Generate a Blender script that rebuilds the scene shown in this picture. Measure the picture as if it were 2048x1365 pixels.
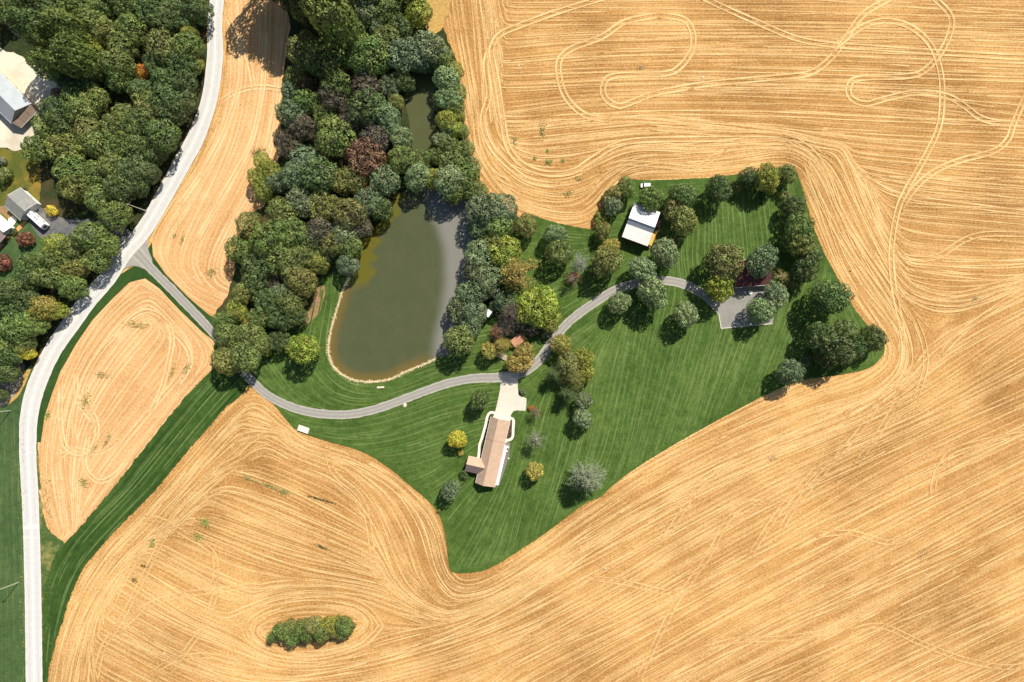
import bpy, bmesh, math, random
import numpy as np
from mathutils import Vector, Matrix

# ------------------------------------------------------------------ camera, sky, sun, exposure
for o in list(bpy.data.objects): bpy.data.objects.remove(o)
SC = bpy.context.scene
COL = SC.collection
S = 0.22                                   # metres of ground per photograph pixel
H = 260.0                                  # flying height of the camera
NX, NY = (1170 - 1024) * S, (682.5 - 745) * S   # point straight under the camera
cam = bpy.data.cameras.new('camera'); camo = bpy.data.objects.new('camera', cam); COL.objects.link(camo)
camo.location = (NX, NY, H); camo.rotation_euler = (0, 0, 0)
cam.sensor_fit = 'HORIZONTAL'; cam.sensor_width = 36.0
FW = 2048 * S
cam.lens = H * 36.0 / FW
cam.shift_x = -NX / FW; cam.shift_y = -NY / FW
cam.clip_start = 1.0; cam.clip_end = 6000.0
SC.camera = camo
SUN_EL = math.radians(44); SUN_AZ = (0.60, 0.80)        # towards the sun, on the ground plane
wd = bpy.data.worlds.new('World'); SC.world = wd; wd.use_nodes = True
nt = wd.node_tree; nt.nodes.clear()
sky = nt.nodes.new('ShaderNodeTexSky'); sky.sky_type = 'NISHITA'; sky.sun_disc = False
sky.sun_elevation = SUN_EL; sky.sun_rotation = math.atan2(SUN_AZ[0], SUN_AZ[1])
bg = nt.nodes.new('ShaderNodeBackground'); bg.inputs[1].default_value = 0.07
wo = nt.nodes.new('ShaderNodeOutputWorld')
nt.links.new(sky.outputs[0], bg.inputs[0]); nt.links.new(bg.outputs[0], wo.inputs[0])
sl = bpy.data.lights.new('sun', 'SUN'); sl.energy = 5.0; sl.angle = math.radians(0.5); sl.color = (1.0, 0.95, 0.86)
so = bpy.data.objects.new('sun', sl); COL.objects.link(so)
d = Vector((SUN_AZ[0] * math.cos(SUN_EL), SUN_AZ[1] * math.cos(SUN_EL), math.sin(SUN_EL)))
so.rotation_euler = d.to_track_quat('Z', 'Y').to_euler(); so.location = d * 400
SC.view_settings.view_transform = 'Standard'; SC.view_settings.look = 'None'
SC.view_settings.exposure = 0.30; SC.view_settings.gamma = 1.0; SC.view_settings.use_curve_mapping = False

rnd = random.Random(7); nr = np.random.default_rng(7)

# ------------------------------------------------------------------ helpers
def W(px, py, z=0.0):
    return ((px - 1024) * S, (682.5 - py) * S, z)
def U(px, py, z):
    """ground position of something that shows at (px,py) when it stands z metres up"""
    k = 1 - z / H
    x, y, _ = W(px, py)
    return (NX + (x - NX) * k, NY + (y - NY) * k)
def tag(o, label=None, cat=None, group=None, kind=None):
    if label: o['label'] = label
    if cat: o['category'] = cat
    if group: o['group'] = group
    if kind: o['kind'] = kind
    return o
def empty(name, loc, rz=0, label=None, cat=None, group=None):
    o = bpy.data.objects.new(name, None); COL.objects.link(o)
    o.location = loc; o.rotation_euler = (0, 0, rz); o.empty_display_size = 0.5
    return tag(o, label, cat, group)
def link(name, me, parent=None, loc=(0, 0, 0), rz=0):
    o = bpy.data.objects.new(name, me); COL.objects.link(o)
    o.location = loc; o.rotation_euler = (0, 0, rz)
    if parent: o.parent = parent
    return o
def mesh(name, verts, faces, mat, attrs=None, smooth=False):
    me = bpy.data.meshes.new(name); me.from_pydata([tuple(v) for v in verts], [], [tuple(f) for f in faces])
    if mat: me.materials.append(mat)
    for k, a in (attrs or {}).items():
        at = me.attributes.new(k, 'FLOAT', 'POINT'); at.data.foreach_set('value', np.asarray(a, dtype=np.float32))
    if smooth: me.polygons.foreach_set('use_smooth', [True] * len(me.polygons))
    me.update(); return me
class MB:
    """collects boxes, prisms and tubes, then builds ONE mesh object"""
    def __init__(s): s.v = []; s.f = []
    def add(s, vs, fs):
        n = len(s.v); s.v += [tuple(v) for v in vs]; s.f += [tuple(i + n for i in f) for f in fs]; return s
    def box(s, c, d, rz=0, rx=0):
        cx, cy, cz = c; a, b, h = d[0] / 2, d[1] / 2, d[2] / 2
        M = Matrix.Rotation(rz, 3, 'Z') @ Matrix.Rotation(rx, 3, 'X')
        vs = [Vector((cx, cy, cz)) + M @ Vector((x * a, y * b, z * h)) for z in (-1, 1) for x, y in ((-1, -1), (1, -1), (1, 1), (-1, 1))]
        return s.add(vs, [(3, 2, 1, 0), (4, 5, 6, 7), (0, 1, 5, 4), (1, 2, 6, 5), (2, 3, 7, 6), (3, 0, 4, 7)])
    def tube(s, p, q, r0, r1=None, n=7):
        p, q = Vector(p), Vector(q); r1 = r0 if r1 is None else r1
        ax = (q - p).normalized(); u = ax.orthogonal().normalized(); w = ax.cross(u)
        vs = [c + (u * math.cos(2 * math.pi * i / n) + w * math.sin(2 * math.pi * i / n)) * r for c, r in ((p, r0), (q, r1)) for i in range(n)]
        fs = [(i, (i + 1) % n, n + (i + 1) % n, n + i) for i in range(n)] + [tuple(range(n))[::-1], tuple(range(n, 2 * n))]
        return s.add(vs, fs)
    def dome(s, c, rx, ry, rz, n=10, m=4, full=False, jit=0, rg=rnd):
        vs = []; fs = []; lo = -math.pi / 2 if full else 0
        for j in range(m + 1):
            a = lo + (math.pi / 2 - lo) * j / m
            for i in range(n):
                b = 2 * math.pi * i / n; k = 1 + rg.uniform(-jit, jit)
                vs.append((c[0] + rx * k * math.cos(a) * math.cos(b), c[1] + ry * k * math.cos(a) * math.sin(b), c[2] + rz * k * math.sin(a)))
        for j in range(m):
            for i in range(n):
                fs.append((j * n + i, j * n + (i + 1) % n, (j + 1) * n + (i + 1) % n, (j + 1) * n + i))
        return s.add(vs, fs)
    def prism(s, poly, z0, z1):
        n = len(poly)
        ar = sum(poly[i][0] * poly[(i + 1) % n][1] - poly[(i + 1) % n][0] * poly[i][1] for i in range(n))
        if ar < 0: poly = poly[::-1]
        vs = [(x, y, z0) for x, y in poly] + [(x, y, z1) for x, y in poly]
        fs = [tuple(range(n))[::-1], tuple(range(n, 2 * n))] + [(i, (i + 1) % n, n + (i + 1) % n, n + i) for i in range(n)]
        return s.add(vs, fs)
    def slab(s, a, b, c, d_, t):
        """a sloping sheet through four corners with thickness t downwards"""
        q = [Vector(a), Vector(b), Vector(c), Vector(d_)]
        n = (q[1] - q[0]).cross(q[3] - q[0]).normalized()
        if n.z < 0: q = q[::-1]; n = -n
        vs = [p - n * t for p in q] + q
        return s.add(vs, [(3, 2, 1, 0), (4, 5, 6, 7), (0, 1, 5, 4), (1, 2, 6, 5), (2, 3, 7, 6), (3, 0, 4, 7)])
    def me(s, name, mat, smooth=False): return mesh(name, s.v, s.f, mat, smooth=smooth)
    def build(s, name, mat, parent=None, loc=(0, 0, 0), rz=0, smooth=False):
        return link(name, s.me(name, mat, smooth), parent, loc, rz)

def catmull(pts, step=6.0, closed=False):
    P = [np.array(p, float) for p in pts]
    if closed: P = [P[-1]] + P + [P[0], P[1]]
    else: P = [2 * P[0] - P[1]] + P + [2 * P[-1] - P[-2]]
    out = []
    for i in range(1, len(P) - 2):
        n = max(1, int(np.linalg.norm(P[i + 1] - P[i]) / step))
        for k in range(n):
            t = k / n
            out.append(0.5 * ((2 * P[i]) + (P[i + 1] - P[i - 1]) * t + (2 * P[i - 1] - 5 * P[i] + 4 * P[i + 1] - P[i + 2]) * t * t + (3 * P[i] - P[i - 1] - 3 * P[i + 1] + P[i + 2]) * t ** 3))
    if not closed: out.append(P[-2])
    return np.array(out)
def normals(L):
    T = np.gradient(L, axis=0); T /= (np.linalg.norm(T, axis=1)[:, None] + 1e-9)
    return np.stack([-T[:, 1], T[:, 0]], 1)

# ------------------------------------------------------------------ materials
def nodes(name):
    m = bpy.data.materials.new(name); m.use_nodes = True; t = m.node_tree
    b = t.nodes['Principled BSDF']; return m, t, b
def N(t, typ, **kw):
    n = t.nodes.new(typ)
    for k, v in kw.items():
        if k == 'op': n.operation = v
        elif k == 'bt': n.blend_type = v
        elif k == 'dt': n.data_type = v
        else:
            i = n.inputs[int(k[1:])] if k[0] == 'i' and k[1:].isdigit() else n.inputs[k]
            if hasattr(v, 'node'): t.links.new(v, i)
            else: i.default_value = v
    return n
def noise(t, vec, scale, detail=3, rough=0.6, dist=0):
    return N(t, 'ShaderNodeTexNoise', Vector=vec, Scale=scale, Detail=detail, Roughness=rough, Distortion=dist).outputs['Fac']
def ramp(t, fac, stops):
    r = t.nodes.new('ShaderNodeValToRGB'); t.links.new(fac, r.inputs[0]); e = r.color_ramp.elements
    while len(e) < len(stops): e.new(0.5)
    for k, (p, c) in enumerate(stops): e[k].position = p; e[k].color = (*c, 1)
    return r.outputs[0]
def mixc(t, fac, a, b, bt='MIX'):
    n = t.nodes.new('ShaderNodeMix'); n.data_type = 'RGBA'; n.blend_type = bt
    for i, v in ((0, fac), (6, a), (7, b)):
        if hasattr(v, 'node'): t.links.new(v, n.inputs[i])
        else: n.inputs[i].default_value = v if i == 0 else (*v, 1)
    return n.outputs[2]
def math_(t, op, a, b=0.0, c=0.0):
    n = t.nodes.new('ShaderNodeMath'); n.operation = op
    for i, v in ((0, a), (1, b), (2, c)):
        if hasattr(v, 'node'): t.links.new(v, n.inputs[i])
        else: n.inputs[i].default_value = v
    return n.outputs[0]
def attr(t, name):
    n = t.nodes.new('ShaderNodeAttribute'); n.attribute_name = name; return n.outputs['Fac']
def pos(t): return t.nodes.new('ShaderNodeNewGeometry').outputs['Position']
def bump(t, b, h, strength, dist=0.1):
    n = N(t, 'ShaderNodeBump', Height=h, Strength=strength, Distance=dist); t.links.new(n.outputs[0], b.inputs['Normal'])

def mat_field(name, dark, mid, light, pale, brown):
    m, t, b = nodes(name); p = pos(t)
    big = noise(t, p, 0.022, 3, 0.55); md = noise(t, p, 0.16, 4, 0.65); fine = noise(t, p, 1.1, 3, 0.75)
    f = math_(t, 'ADD', math_(t, 'MULTIPLY', big, 0.46), math_(t, 'ADD', math_(t, 'MULTIPLY', md, 0.16), math_(t, 'MULTIPLY', fine, 0.54)))
    c = ramp(t, f, [(0.43, dark), (0.575, mid), (0.72, light)])
    br = noise(t, p, 0.55, 3, 0.7)
    k = math_(t, 'MULTIPLY', attr(t, 'mk'), math_(t, 'MULTIPLY_ADD', br, .9, 0.48))
    k = math_(t, 'MINIMUM', k, 0.96)
    c = mixc(t, k, c, mixc(t, attr(t, 'mt'), pale, brown))
    t.links.new(c, b.inputs['Base Color']); b.inputs['Roughness'].default_value = 0.95; b.inputs['Specular IOR Level'].default_value = 0.1
    bump(t, b, fine, 0.5, 0.22); return m
FIELD = mat_field('stubble', (.275, .133, .040), (.515, .270, .087), (.725, .432, .160), (.90, .665, .325), (.29, .140, .042))
FIELDW = mat_field('stubble_west', (.46, .235, .090), (.65, .365, .150), (.79, .50, .235), (.90, .68, .37), (.43, .22, .088))

def mat_grass(name, dark, mid, light, pale, yellow=None, ys=0.05):
    m, t, b = nodes(name); p = pos(t)
    big = noise(t, p, 0.035, 3, 0.6); md = noise(t, p, 0.3, 4, 0.7); fine = noise(t, p, 1.9, 3, 0.8)
    f = math_(t, 'ADD', math_(t, 'MULTIPLY', big, 0.28), math_(t, 'ADD', math_(t, 'MULTIPLY', md, 0.32), math_(t, 'MULTIPLY', fine, 0.40)))
    c = ramp(t, f, [(0.34, dark), (0.50, mid), (0.68, light)])
    if yellow:
        y = noise(t, p, ys, 4, 0.65); yk = ramp(t, y, [(0.46, (0, 0, 0)), (0.66, (1, 1, 1))]); c = mixc(t, yk, c, yellow)
    br = noise(t, p, 0.6, 3, 0.7)
    k = math_(t, 'MINIMUM', math_(t, 'MULTIPLY', attr(t, 'mk'), math_(t, 'MULTIPLY_ADD', br, .8, 0.48)), 0.95)
    c = mixc(t, k, c, mixc(t, attr(t, 'mt'), pale, dark))
    t.links.new(c, b.inputs['Base Color']); b.inputs['Roughness'].default_value = 0.95; b.inputs['Specular IOR Level'].default_value = 0.08
    bump(t, b, fine, 0.7, 0.2); return m
LAWN = mat_grass('lawn_grass', (.026, .052, .011), (.072, .126, .024), (.158, .225, .058), (.265, .335, .12))
STRIP = mat_grass('waterway_grass', (.018, .044, .009), (.046, .094, .018), (.10, .16, .04), (.20, .27, .09))
VERGE = mat_grass('verge_grass', (.034, .070, .018), (.070, .12, .032), (.13, .18, .055), (.20, .22, .08), (.36, .30, .10), 0.12)
YARD = mat_grass('yard_grass', (.05, .08, .018), (.10, .12, .024), (.17, .16, .035), (.25, .22, .06), (.28, .19, .035), 0.06)
MEADOW = mat_grass('meadow_grass', (.028, .060, .022), (.068, .118, .038), (.13, .18, .065), (.21, .25, .10))
WOODF = mat_grass('woodland_floor', (.018, .026, .010), (.036, .050, .018), (.065, .075, .030), (.11, .10, .05), (.09, .065, .03), 0.08)

def mat_plain(name, c, var=0.15, scale=0.8, rough=0.85, spec=0.3, bmp=0.0, metal=0.0, c2=None, s2=0.1):
    m, t, b = nodes(name); p = pos(t)
    f = noise(t, p, scale, 4, 0.65)
    lo = tuple(x * (1 - var) for x in c); hi = tuple(min(0.92, x * (1 + var)) for x in c)
    col = ramp(t, f, [(0.3, lo), (0.7, hi)])
    if c2:
        f2 = noise(t, p, s2, 4, 0.6); col = mixc(t, ramp(t, f2, [(0.45, (0, 0, 0)), (0.65, (1, 1, 1))]), col, c2)
    t.links.new(col, b.inputs['Base Color']); b.inputs['Roughness'].default_value = rough
    b.inputs['Specular IOR Level'].default_value = spec; b.inputs['Metallic'].default_value = metal
    if bmp: bump(t, b, f, bmp, 0.05)
    return m
def mat_road(name, base, wear, edge):
    m, t, b = nodes(name); p = pos(t)
    f = noise(t, p, 0.7, 5, 0.7); g = noise(t, p, 0.06, 3, 0.5)
    c = ramp(t, f, [(0.25, tuple(x * 0.86 for x in base)), (0.75, tuple(min(.9, x * 1.1) for x in base))])
    c = mixc(t, math_(t, 'MULTIPLY', attr(t, 'mk'), math_(t, 'MULTIPLY_ADD', g, 0.9, 0.3)), c, wear)
    c = mixc(t, math_(t, 'MULTIPLY', attr(t, 'mt'), math_(t, 'MULTIPLY_ADD', f, 1.2, 0.1)), c, edge)
    t.links.new(c, b.inputs['Base Color']); b.inputs['Roughness'].default_value = 0.9; b.inputs['Specular IOR Level'].default_value = 0.2
    bump(t, b, f, 0.3, 0.04); return m
ROAD = mat_road('worn_road', (.66, .635, .59), (.52, .50, .465), (.46, .41, .32))
DRIVE = mat_road('driveway_gravel', (.36, .335, .29), (.27, .255, .23), (.50, .46, .38))
PAINT = mat_plain('road_paint', (.80, .79, .74), .08, 2)
CONC = mat_plain('pale_concrete', (.66, .60, .49), .07, .35, .85, .2)
WALKC = mat_plain('walk_concrete', (.78, .72, .60), .05, .6)
ASPH = mat_plain('dark_drive', (.13, .13, .135), .2, .6, c2=(.22, .20, .17), s2=.15)
PAD = mat_plain('parking_pad', (.27, .255, .225), .10, .25, .9, c2=(.32, .30, .262), s2=.12)
GRAVEL = mat_plain('cream_gravel', (.74, .66, .50), .14, 1.2, .95, .1, .4, c2=(.56, .49, .37), s2=.07)
MULCH = mat_plain('orange_mulch', (.62, .30, .10), .2, 1.5)
SOIL = mat_plain('bed_soil', (.055, .035, .025), .4, 2.0, bmp=.6, c2=(.20, .085, .05), s2=.5)
GRAVG = mat_plain('grey_gravel', (.20, .185, .16), .25, 2.0, bmp=.5)
DRYG = mat_plain('dry_grass', (.50, .31, .09), .3, 1.2, bmp=.6)
STONE = mat_plain('bank_stone', (.58, .47, .28), .3, 1.2, .9, .2, .5)
ROCK = mat_plain('pale_rock', (.70, .62, .44), .12, 2.0)
LEAFLIT = mat_plain('brown_litter', (.30, .185, .09), .35, 1.2, bmp=.6)

def mat_shingle(name, c, var=.12, course=0.35, rot=0.0, rough=.9):
    m, t, b = nodes(name)
    tc = t.nodes.new('ShaderNodeTexCoord').outputs['Object']
    bk = t.nodes.new('ShaderNodeTexBrick'); t.links.new(tc, bk.inputs['Vector'])
    bk.inputs['Scale'].default_value = 1.0; bk.inputs['Brick Width'].default_value = 0.9; bk.inputs['Row Height'].default_value = course
    bk.inputs['Mortar Size'].default_value = 0.02
    bk.inputs['Color1'].default_value = (*[x * (1 - var) for x in c], 1); bk.inputs['Color2'].default_value = (*[x * (1 + var) for x in c], 1)
    bk.inputs['Mortar'].default_value = (*[x * .75 for x in c], 1)
    f = noise(t, tc, .5, 4, .6)
    col = mixc(t, 1.0, bk.outputs[0], ramp(t, f, [(.3, (.86, .86, .86)), (.7, (1.05, 1.05, 1.05))]), 'MULTIPLY')
    t.links.new(col, b.inputs['Base Color']); b.inputs['Roughness'].default_value = rough; b.inputs['Specular IOR Level'].default_value = .15
    return m
def mat_metal_roof(name, c, axis=0, pitch=0.9, rough=.45):
    m, t, b = nodes(name)
    tc = t.nodes.new('ShaderNodeTexCoord').outputs['Object']
    x = t.nodes.new('ShaderNodeSeparateXYZ'); t.links.new(tc, x.inputs[0])
    fr = math_(t, 'FRACT', math_(t, 'MULTIPLY', x.outputs[axis], 1 / pitch))
    ln = math_(t, 'LESS_THAN', fr, 0.07)
    f = noise(t, tc, .35, 4, .6)
    col = ramp(t, f, [(.3, tuple(v * .88 for v in c)), (.7, tuple(min(.9, v * 1.06) for v in c))])
    col = mixc(t, math_(t, 'MULTIPLY', ln, .35), col, tuple(v * .6 for v in c))
    t.links.new(col, b.inputs['Base Color']); b.inputs['Roughness'].default_value = rough; b.inputs['Specular IOR Level'].default_value = .4
    bump(t, b, ln, .4, .03); return m
TANROOF = mat_shingle('tan_shingles', (.57, .395, .275), .03)
GREYROOF = mat_shingle('grey_shingles', (.30, .295, .265))
MAUVE = mat_shingle('mauve_shingles', (.30, .22, .20), .06)  # porch roof colour; also stands in for shade on the house wing
MAROON = mat_shingle('maroon_shingles', (.135, .055, .055), .3)
BROWNROOF = mat_shingle('brown_shingles', (.25, .18, .135))
SALMON = mat_shingle('salmon_shingles', (.60, .31, .18), .15)
WHITEMETAL = mat_metal_roof('white_metal_roof', (.82, .82, .80), 1)
CREAMMETAL = mat_metal_roof('cream_metal_roof', (.84, .80, .74), 1)
GREYMETAL = mat_metal_roof('grey_metal_roof', (.54, .55, .58), 1)
BLUEMETAL = mat_metal_roof('pale_blue_metal_roof', (.45, .48, .485), 1)
SHADEMETAL = mat_metal_roof('shaded_metal_roof', (.34, .35, .37), 1)  # darker copy of the barn roof metal, shade of the far slope painted in
WALLW = mat_plain('white_siding', (.78, .76, .71), .04, .7)
WALLT = mat_plain('tan_siding', (.52, .44, .34), .06, .7)
WALLR = mat_plain('barn_red_siding', (.20, .05, .04), .15, .7)
TRIM = mat_plain('white_trim', (.80, .79, .75), .03, 1)
GLASS = mat_plain('window_glass', (.03, .035, .04), .1, 1, .08, .6)
DOORM = mat_plain('door_paint', (.30, .12, .08), .05, 1)
GARAGE = mat_plain('garage_door', (.72, .69, .62), .04, 1)
WHITEP = mat_plain('white_paint', (.84, .84, .82), .03, .6, .35, .5)
CREAMP = mat_plain('cream_paint', (.84, .80, .62), .04, .5, .6, .3)
RUBBER = mat_plain('rubber', (.02, .02, .02), .1, 2)
METALG = mat_plain('grey_metal', (.35, .36, .37), .1, 1, .4, .5, metal=.6)
WOODP = mat_plain('pole_wood', (.50, .46, .38), .12, 1.5)
BARK = mat_plain('bark', (.15, .12, .085), .3, 2.0, bmp=.6)
PALEBARK = mat_plain('pale_bark', (.42, .38, .31), .2, 2.0)
DECKW = mat_plain('deck_wood', (.52, .44, .32), .15, 1.2)
YELLOWW = mat_plain('yellow_boards', (.62, .40, .10), .25, 1.0)
REDM = mat_plain('red_machine_paint', (.22, .06, .06), .2, 1.0, .4, .5)

def mat_leaf():
    m, t, b = nodes('leaves'); p = pos(t)
    oi = t.nodes.new('ShaderNodeObjectInfo'); col = oi.outputs['Color']
    f = noise(t, p, .35, 3, .6)
    k = math_(t, 'MULTIPLY', attr(t, 'tint'), math_(t, 'MULTIPLY_ADD', f, .7, .65))
    cc = t.nodes.new('ShaderNodeCombineColor')
    for i in range(3): t.links.new(k, cc.inputs[i])
    c = mixc(t, 1.0, col, cc.outputs[0], 'MULTIPLY')
    hv = t.nodes.new('ShaderNodeHueSaturation'); t.links.new(c, hv.inputs['Color'])
    t.links.new(math_(t, 'MULTIPLY_ADD', attr(t, 'hue'), .05, .475), hv.inputs['Hue'])
    c = hv.outputs[0]
    t.links.new(c, b.inputs['Base Color']); b.inputs['Roughness'].default_value = .5; b.inputs['Specular IOR Level'].default_value = .35
    tr = t.nodes.new('ShaderNodeBsdfTranslucent'); t.links.new(c, tr.inputs[0])
    mx = t.nodes.new('ShaderNodeMixShader'); mx.inputs[0].default_value = .14
    out = t.nodes['Material Output']
    t.links.new(b.outputs[0], mx.inputs[1]); t.links.new(tr.outputs[0], mx.inputs[2]); t.links.new(mx.outputs[0], out.inputs[0])
    return m
LEAF = mat_leaf()

def mat_water():
    m, t, b = nodes('pond_water'); p = pos(t)
    f = noise(t, p, .12, 4, .6, .5)
    c = ramp(t, f, [(.3, (.076, .086, .037)), (.7, (.090, .099, .047))])
    n2 = noise(t, p, .5, 4, .7)
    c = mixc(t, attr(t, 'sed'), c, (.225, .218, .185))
    ak = math_(t, 'MULTIPLY', attr(t, 'alg'), math_(t, 'MULTIPLY_ADD', n2, .9, .2))
    c = mixc(t, math_(t, 'MINIMUM', ak, .92), c, (.150, .128, .006))
    c = mixc(t, math_(t, 'MULTIPLY', attr(t, 'edge'), .55), c, (.24, .135, .022))
    t.links.new(c, b.inputs['Base Color']); b.inputs['Roughness'].default_value = .12
    b.inputs['IOR'].default_value = 1.33; b.inputs['Specular IOR Level'].default_value = .5
    bump(t, b, noise(t, p, 1.4, 3, .6), .08, .05); return m
WATER = mat_water()

# ------------------------------------------------------------------ the ground and what lies on it
def poly_sheet(name, pts, z, mat, jit=0.0, step=8.0, smooth=True, kind='structure', seed=1):
    z = z + .13 if z >= .05 else .012
    L = catmull(pts, step, True) if smooth else np.array(pts, float)
    r = np.random.default_rng(seed)
    if jit: L = L + r.normal(0, jit, L.shape)
    me = bpy.data.meshes.new(name); bm = bmesh.new()
    f = bm.faces.new([bm.verts.new(W(x, y, z)) for x, y in L])
    if f.normal.z < 0 or f.calc_area() == 0: f.normal_flip()
    bm.normal_update()
    if f.normal.z < 0: f.normal_flip()
    bmesh.ops.triangulate(bm, faces=bm.faces[:], ngon_method='EAR_CLIP')
    bm.to_mesh(me); bm.free(); me.materials.append(mat)
    o = link(name, me); o['kind'] = kind; return o, L

mesh_g = mesh('ground', [(-1500, -1500, 0), (1500, -1500, 0), (1500, 1500, 0), (-1500, 1500, 0)], [(0, 1, 2, 3)], FIELD)
tag(link('ground', mesh_g), 'wide harvested stubble field in tan and straw colours', None, None, 'structure')

ROADC = [(430, -260, 17), (431, -120, 16), (433, -40, 15), (434.5, 0, 14.5), (430.5, 47, 14.5), (430.5, 117, 16), (422, 187, 16), (409, 234, 16.5), (390, 281, 18), (369, 320, 17.5),
         (330.5, 390, 17), (289, 460, 16.5), (249, 507, 16.5), (218, 554, 17), (177, 601, 18), (149, 640, 18), (144, 647, 18), (111, 694, 17.5), (86.5, 741, 18), (69, 787, 18.5), (59, 834, 18), (56.7, 880, 17.5), (57, 920, 17),
         (60, 970, 17), (62.5, 1022, 16.8), (66.7, 1164, 16.8), (68.5, 1292, 16.8), (69.5, 1365, 17), (72, 1500, 17), (76, 1640, 17)]
def road_ribbon(name, C, z, mat, prof, step=7, edge_jit=0.0, scale=1.0):
    """prof: list of (offset -1..1, mk, mt)"""
    L = catmull(C, step); P = L[:, :2]; w = L[:, 2] * scale; Nn = normals(P)
    r = np.random.default_rng(3); V = []; F = []; mk = []; mt = []
    for i in range(len(P)):
        for (o_, a, b_) in prof:
            e = r.normal(0, edge_jit) if abs(o_) == 1 else 0
            q = P[i] + Nn[i] * (o_ * w[i] + e); V.append(W(q[0], q[1], z)); mk.append(a); mt.append(b_)
    n = len(prof)
    for i in range(len(P) - 1):
        for k in range(n - 1):
            a = i * n + k; F.append((a, a + 1, a + n + 1, a + n))
    return mesh(name, V, F, mat, {'mk': mk, 'mt': mt})
def fix_up(me):
    if me.polygons[0].normal.z < 0: me.flip_normals()
    return me

# fields of paler orange stubble west of the woods and by the road
strip_pts = [(452, -60), (452, 0), (455, 47), (456, 117), (448, 190), (436, 234), (418, 281), (400, 320), (358, 392), (315, 462), (303, 488), (308, 520), (330, 555), (380, 605), (432, 628), (470, 630),
             (520, 560), (560, 480), (580, 380), (600, 240), (620, 110), (640, 0), (640, -60)]
lf_pts = [(275, 556), (290, 552), (320, 568), (360, 615), (400, 655), (440, 690), (432, 740), (380, 800), (305, 890), (250, 960), (205, 1015), (170, 1055), (135, 1095), (105, 1070), (88, 1010), (78, 930), (78, 880), (80, 834), (92, 787), (110, 741), (135, 690), (170, 645), (205, 608), (245, 572)]
poly_sheet('stubble_strip', strip_pts, .02, FIELDW, .6)
poly_sheet('stubble_plot', lf_pts, .02, FIELDW, .6)

wood_w = [(-120, -150), (428, -150), (424, 0), (414, 60), (414, 117), (406, 187), (392, 234), (372, 281), (348, 320), (311, 390), (271, 460), (230, 507), (196, 554), (155, 601), (127, 640), (90, 694), (64, 741), (48, 790), (-20, 800), (-120, 780)]
wood_c = [(560, -150), (900, -150), (893, -20), (880, 30), (900, 90), (916, 140), (924, 220), (938, 300), (950, 360), (1000, 410), (1050, 445), (1080, 480), (1060, 560), (1050, 640), (1040, 700), (1000, 720), (960, 690), (900, 720), (850, 600), (740, 560), (690, 570),
          (640, 600), (640, 640), (600, 690), (560, 690), (520, 740), (500, 765), (450, 745), (432, 700), (425, 645), (450, 600), (470, 540), (490, 440), (540, 400), (560, 300), (565, 180), (575, 100), (580, 40)]
lawn_pts = [(428, 690), (500, 765), (545, 806), (572, 838), (596, 862), (660, 884), (720, 902), (770, 930), (812, 964), (848, 994), (872, 1019), (886, 1050), (893, 1085), (897, 1120), (903, 1143), (930, 1146), (968, 1141), (1002, 1124), (1050, 1094), (1100, 1060), (1150, 1022),
            (1175, 1005), (1205, 992), (1218, 978), (1260, 945), (1330, 900), (1400, 860), (1470, 822), (1540, 786), (1600, 762), (1690, 748), (1740, 735), (1768, 705), (1762, 675), (1735, 650), (1712, 622), (1692, 588), (1668, 545), (1645, 500), (1625, 450), (1612, 405),
            (1602, 370), (1588, 338), (1560, 335), (1520, 345), (1470, 350), (1420, 356), (1300, 361), (1262, 360), (1238, 372), (1215, 398), (1200, 432), (1188, 458), (1140, 452), (1090, 440), (1050, 432), (1010, 500), (960, 640), (800, 600), (700, 500), (650, 540), (600, 650), (560, 660)]
strip_g = [(440, 700), (500, 762), (448, 820), (382, 895), (302, 990), (242, 1050), (192, 1105), (160, 1150), (136, 1210), (120, 1260), (108, 1300), (98, 1345), (92, 1400), (86, 1480), (70, 1480), (78, 1365), (86, 1300), (86, 1230), (92, 1170), (110, 1115), (142, 1075), (172, 1042), (205, 1003), (252, 944), (302, 880), (372, 794), (428, 734)]
verge_l = [(-150, 780), (14, 800), (38, 770), (52, 740), (68, 735), (56, 787), (44, 834), (41, 880), (42, 960), (48, 1070), (53, 1230), (56, 1365), (58, 1640), (-150, 1640)]
verge_r = [(74, 880), (80, 940), (84, 1010), (98, 1060), (130, 1090), (120, 1140), (98, 1200), (92, 1300), (90, 1500), (80, 1500), (80, 1300), (78, 1150), (74, 1022), (72, 950)]
junction_v = [(296, 498), (304, 486), (306, 512), (332, 548), (376, 594), (416, 628), (452, 652), (440, 690), (405, 664), (362, 622), (318, 576), (290, 556), (262, 566), (225, 598), (185, 640), (150, 690), (122, 741), (104, 787), (90, 834), (82, 885), (74, 885), (76, 834), (86, 787), (104, 741), (130, 690), (165, 640), (200, 596), (238, 552), (268, 532), (290, 538), (312, 560), (300, 530)]
poly_sheet('woodland_floor', wood_w, .05, WOODF, 1.0)
poly_sheet('woodland_floor', wood_c, .055, WOODF, 1.5)
poly_sheet('lawn', lawn_pts, .075, LAWN, .35)
poly_sheet('grass_waterway', strip_g, .07, STRIP, 1.1)
poly_sheet('roadside_meadow', verge_l, .06, MEADOW, .6)
poly_sheet('roadside_verge', verge_r, .062, VERGE, 1.5)
poly_sheet('driveway_verge', junction_v, .065, mat_grass('verge_dark_grass', (.02, .05, .012), (.036, .08, .018), (.07, .12, .03), (.12, .18, .05)), .8, smooth=False)
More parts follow.
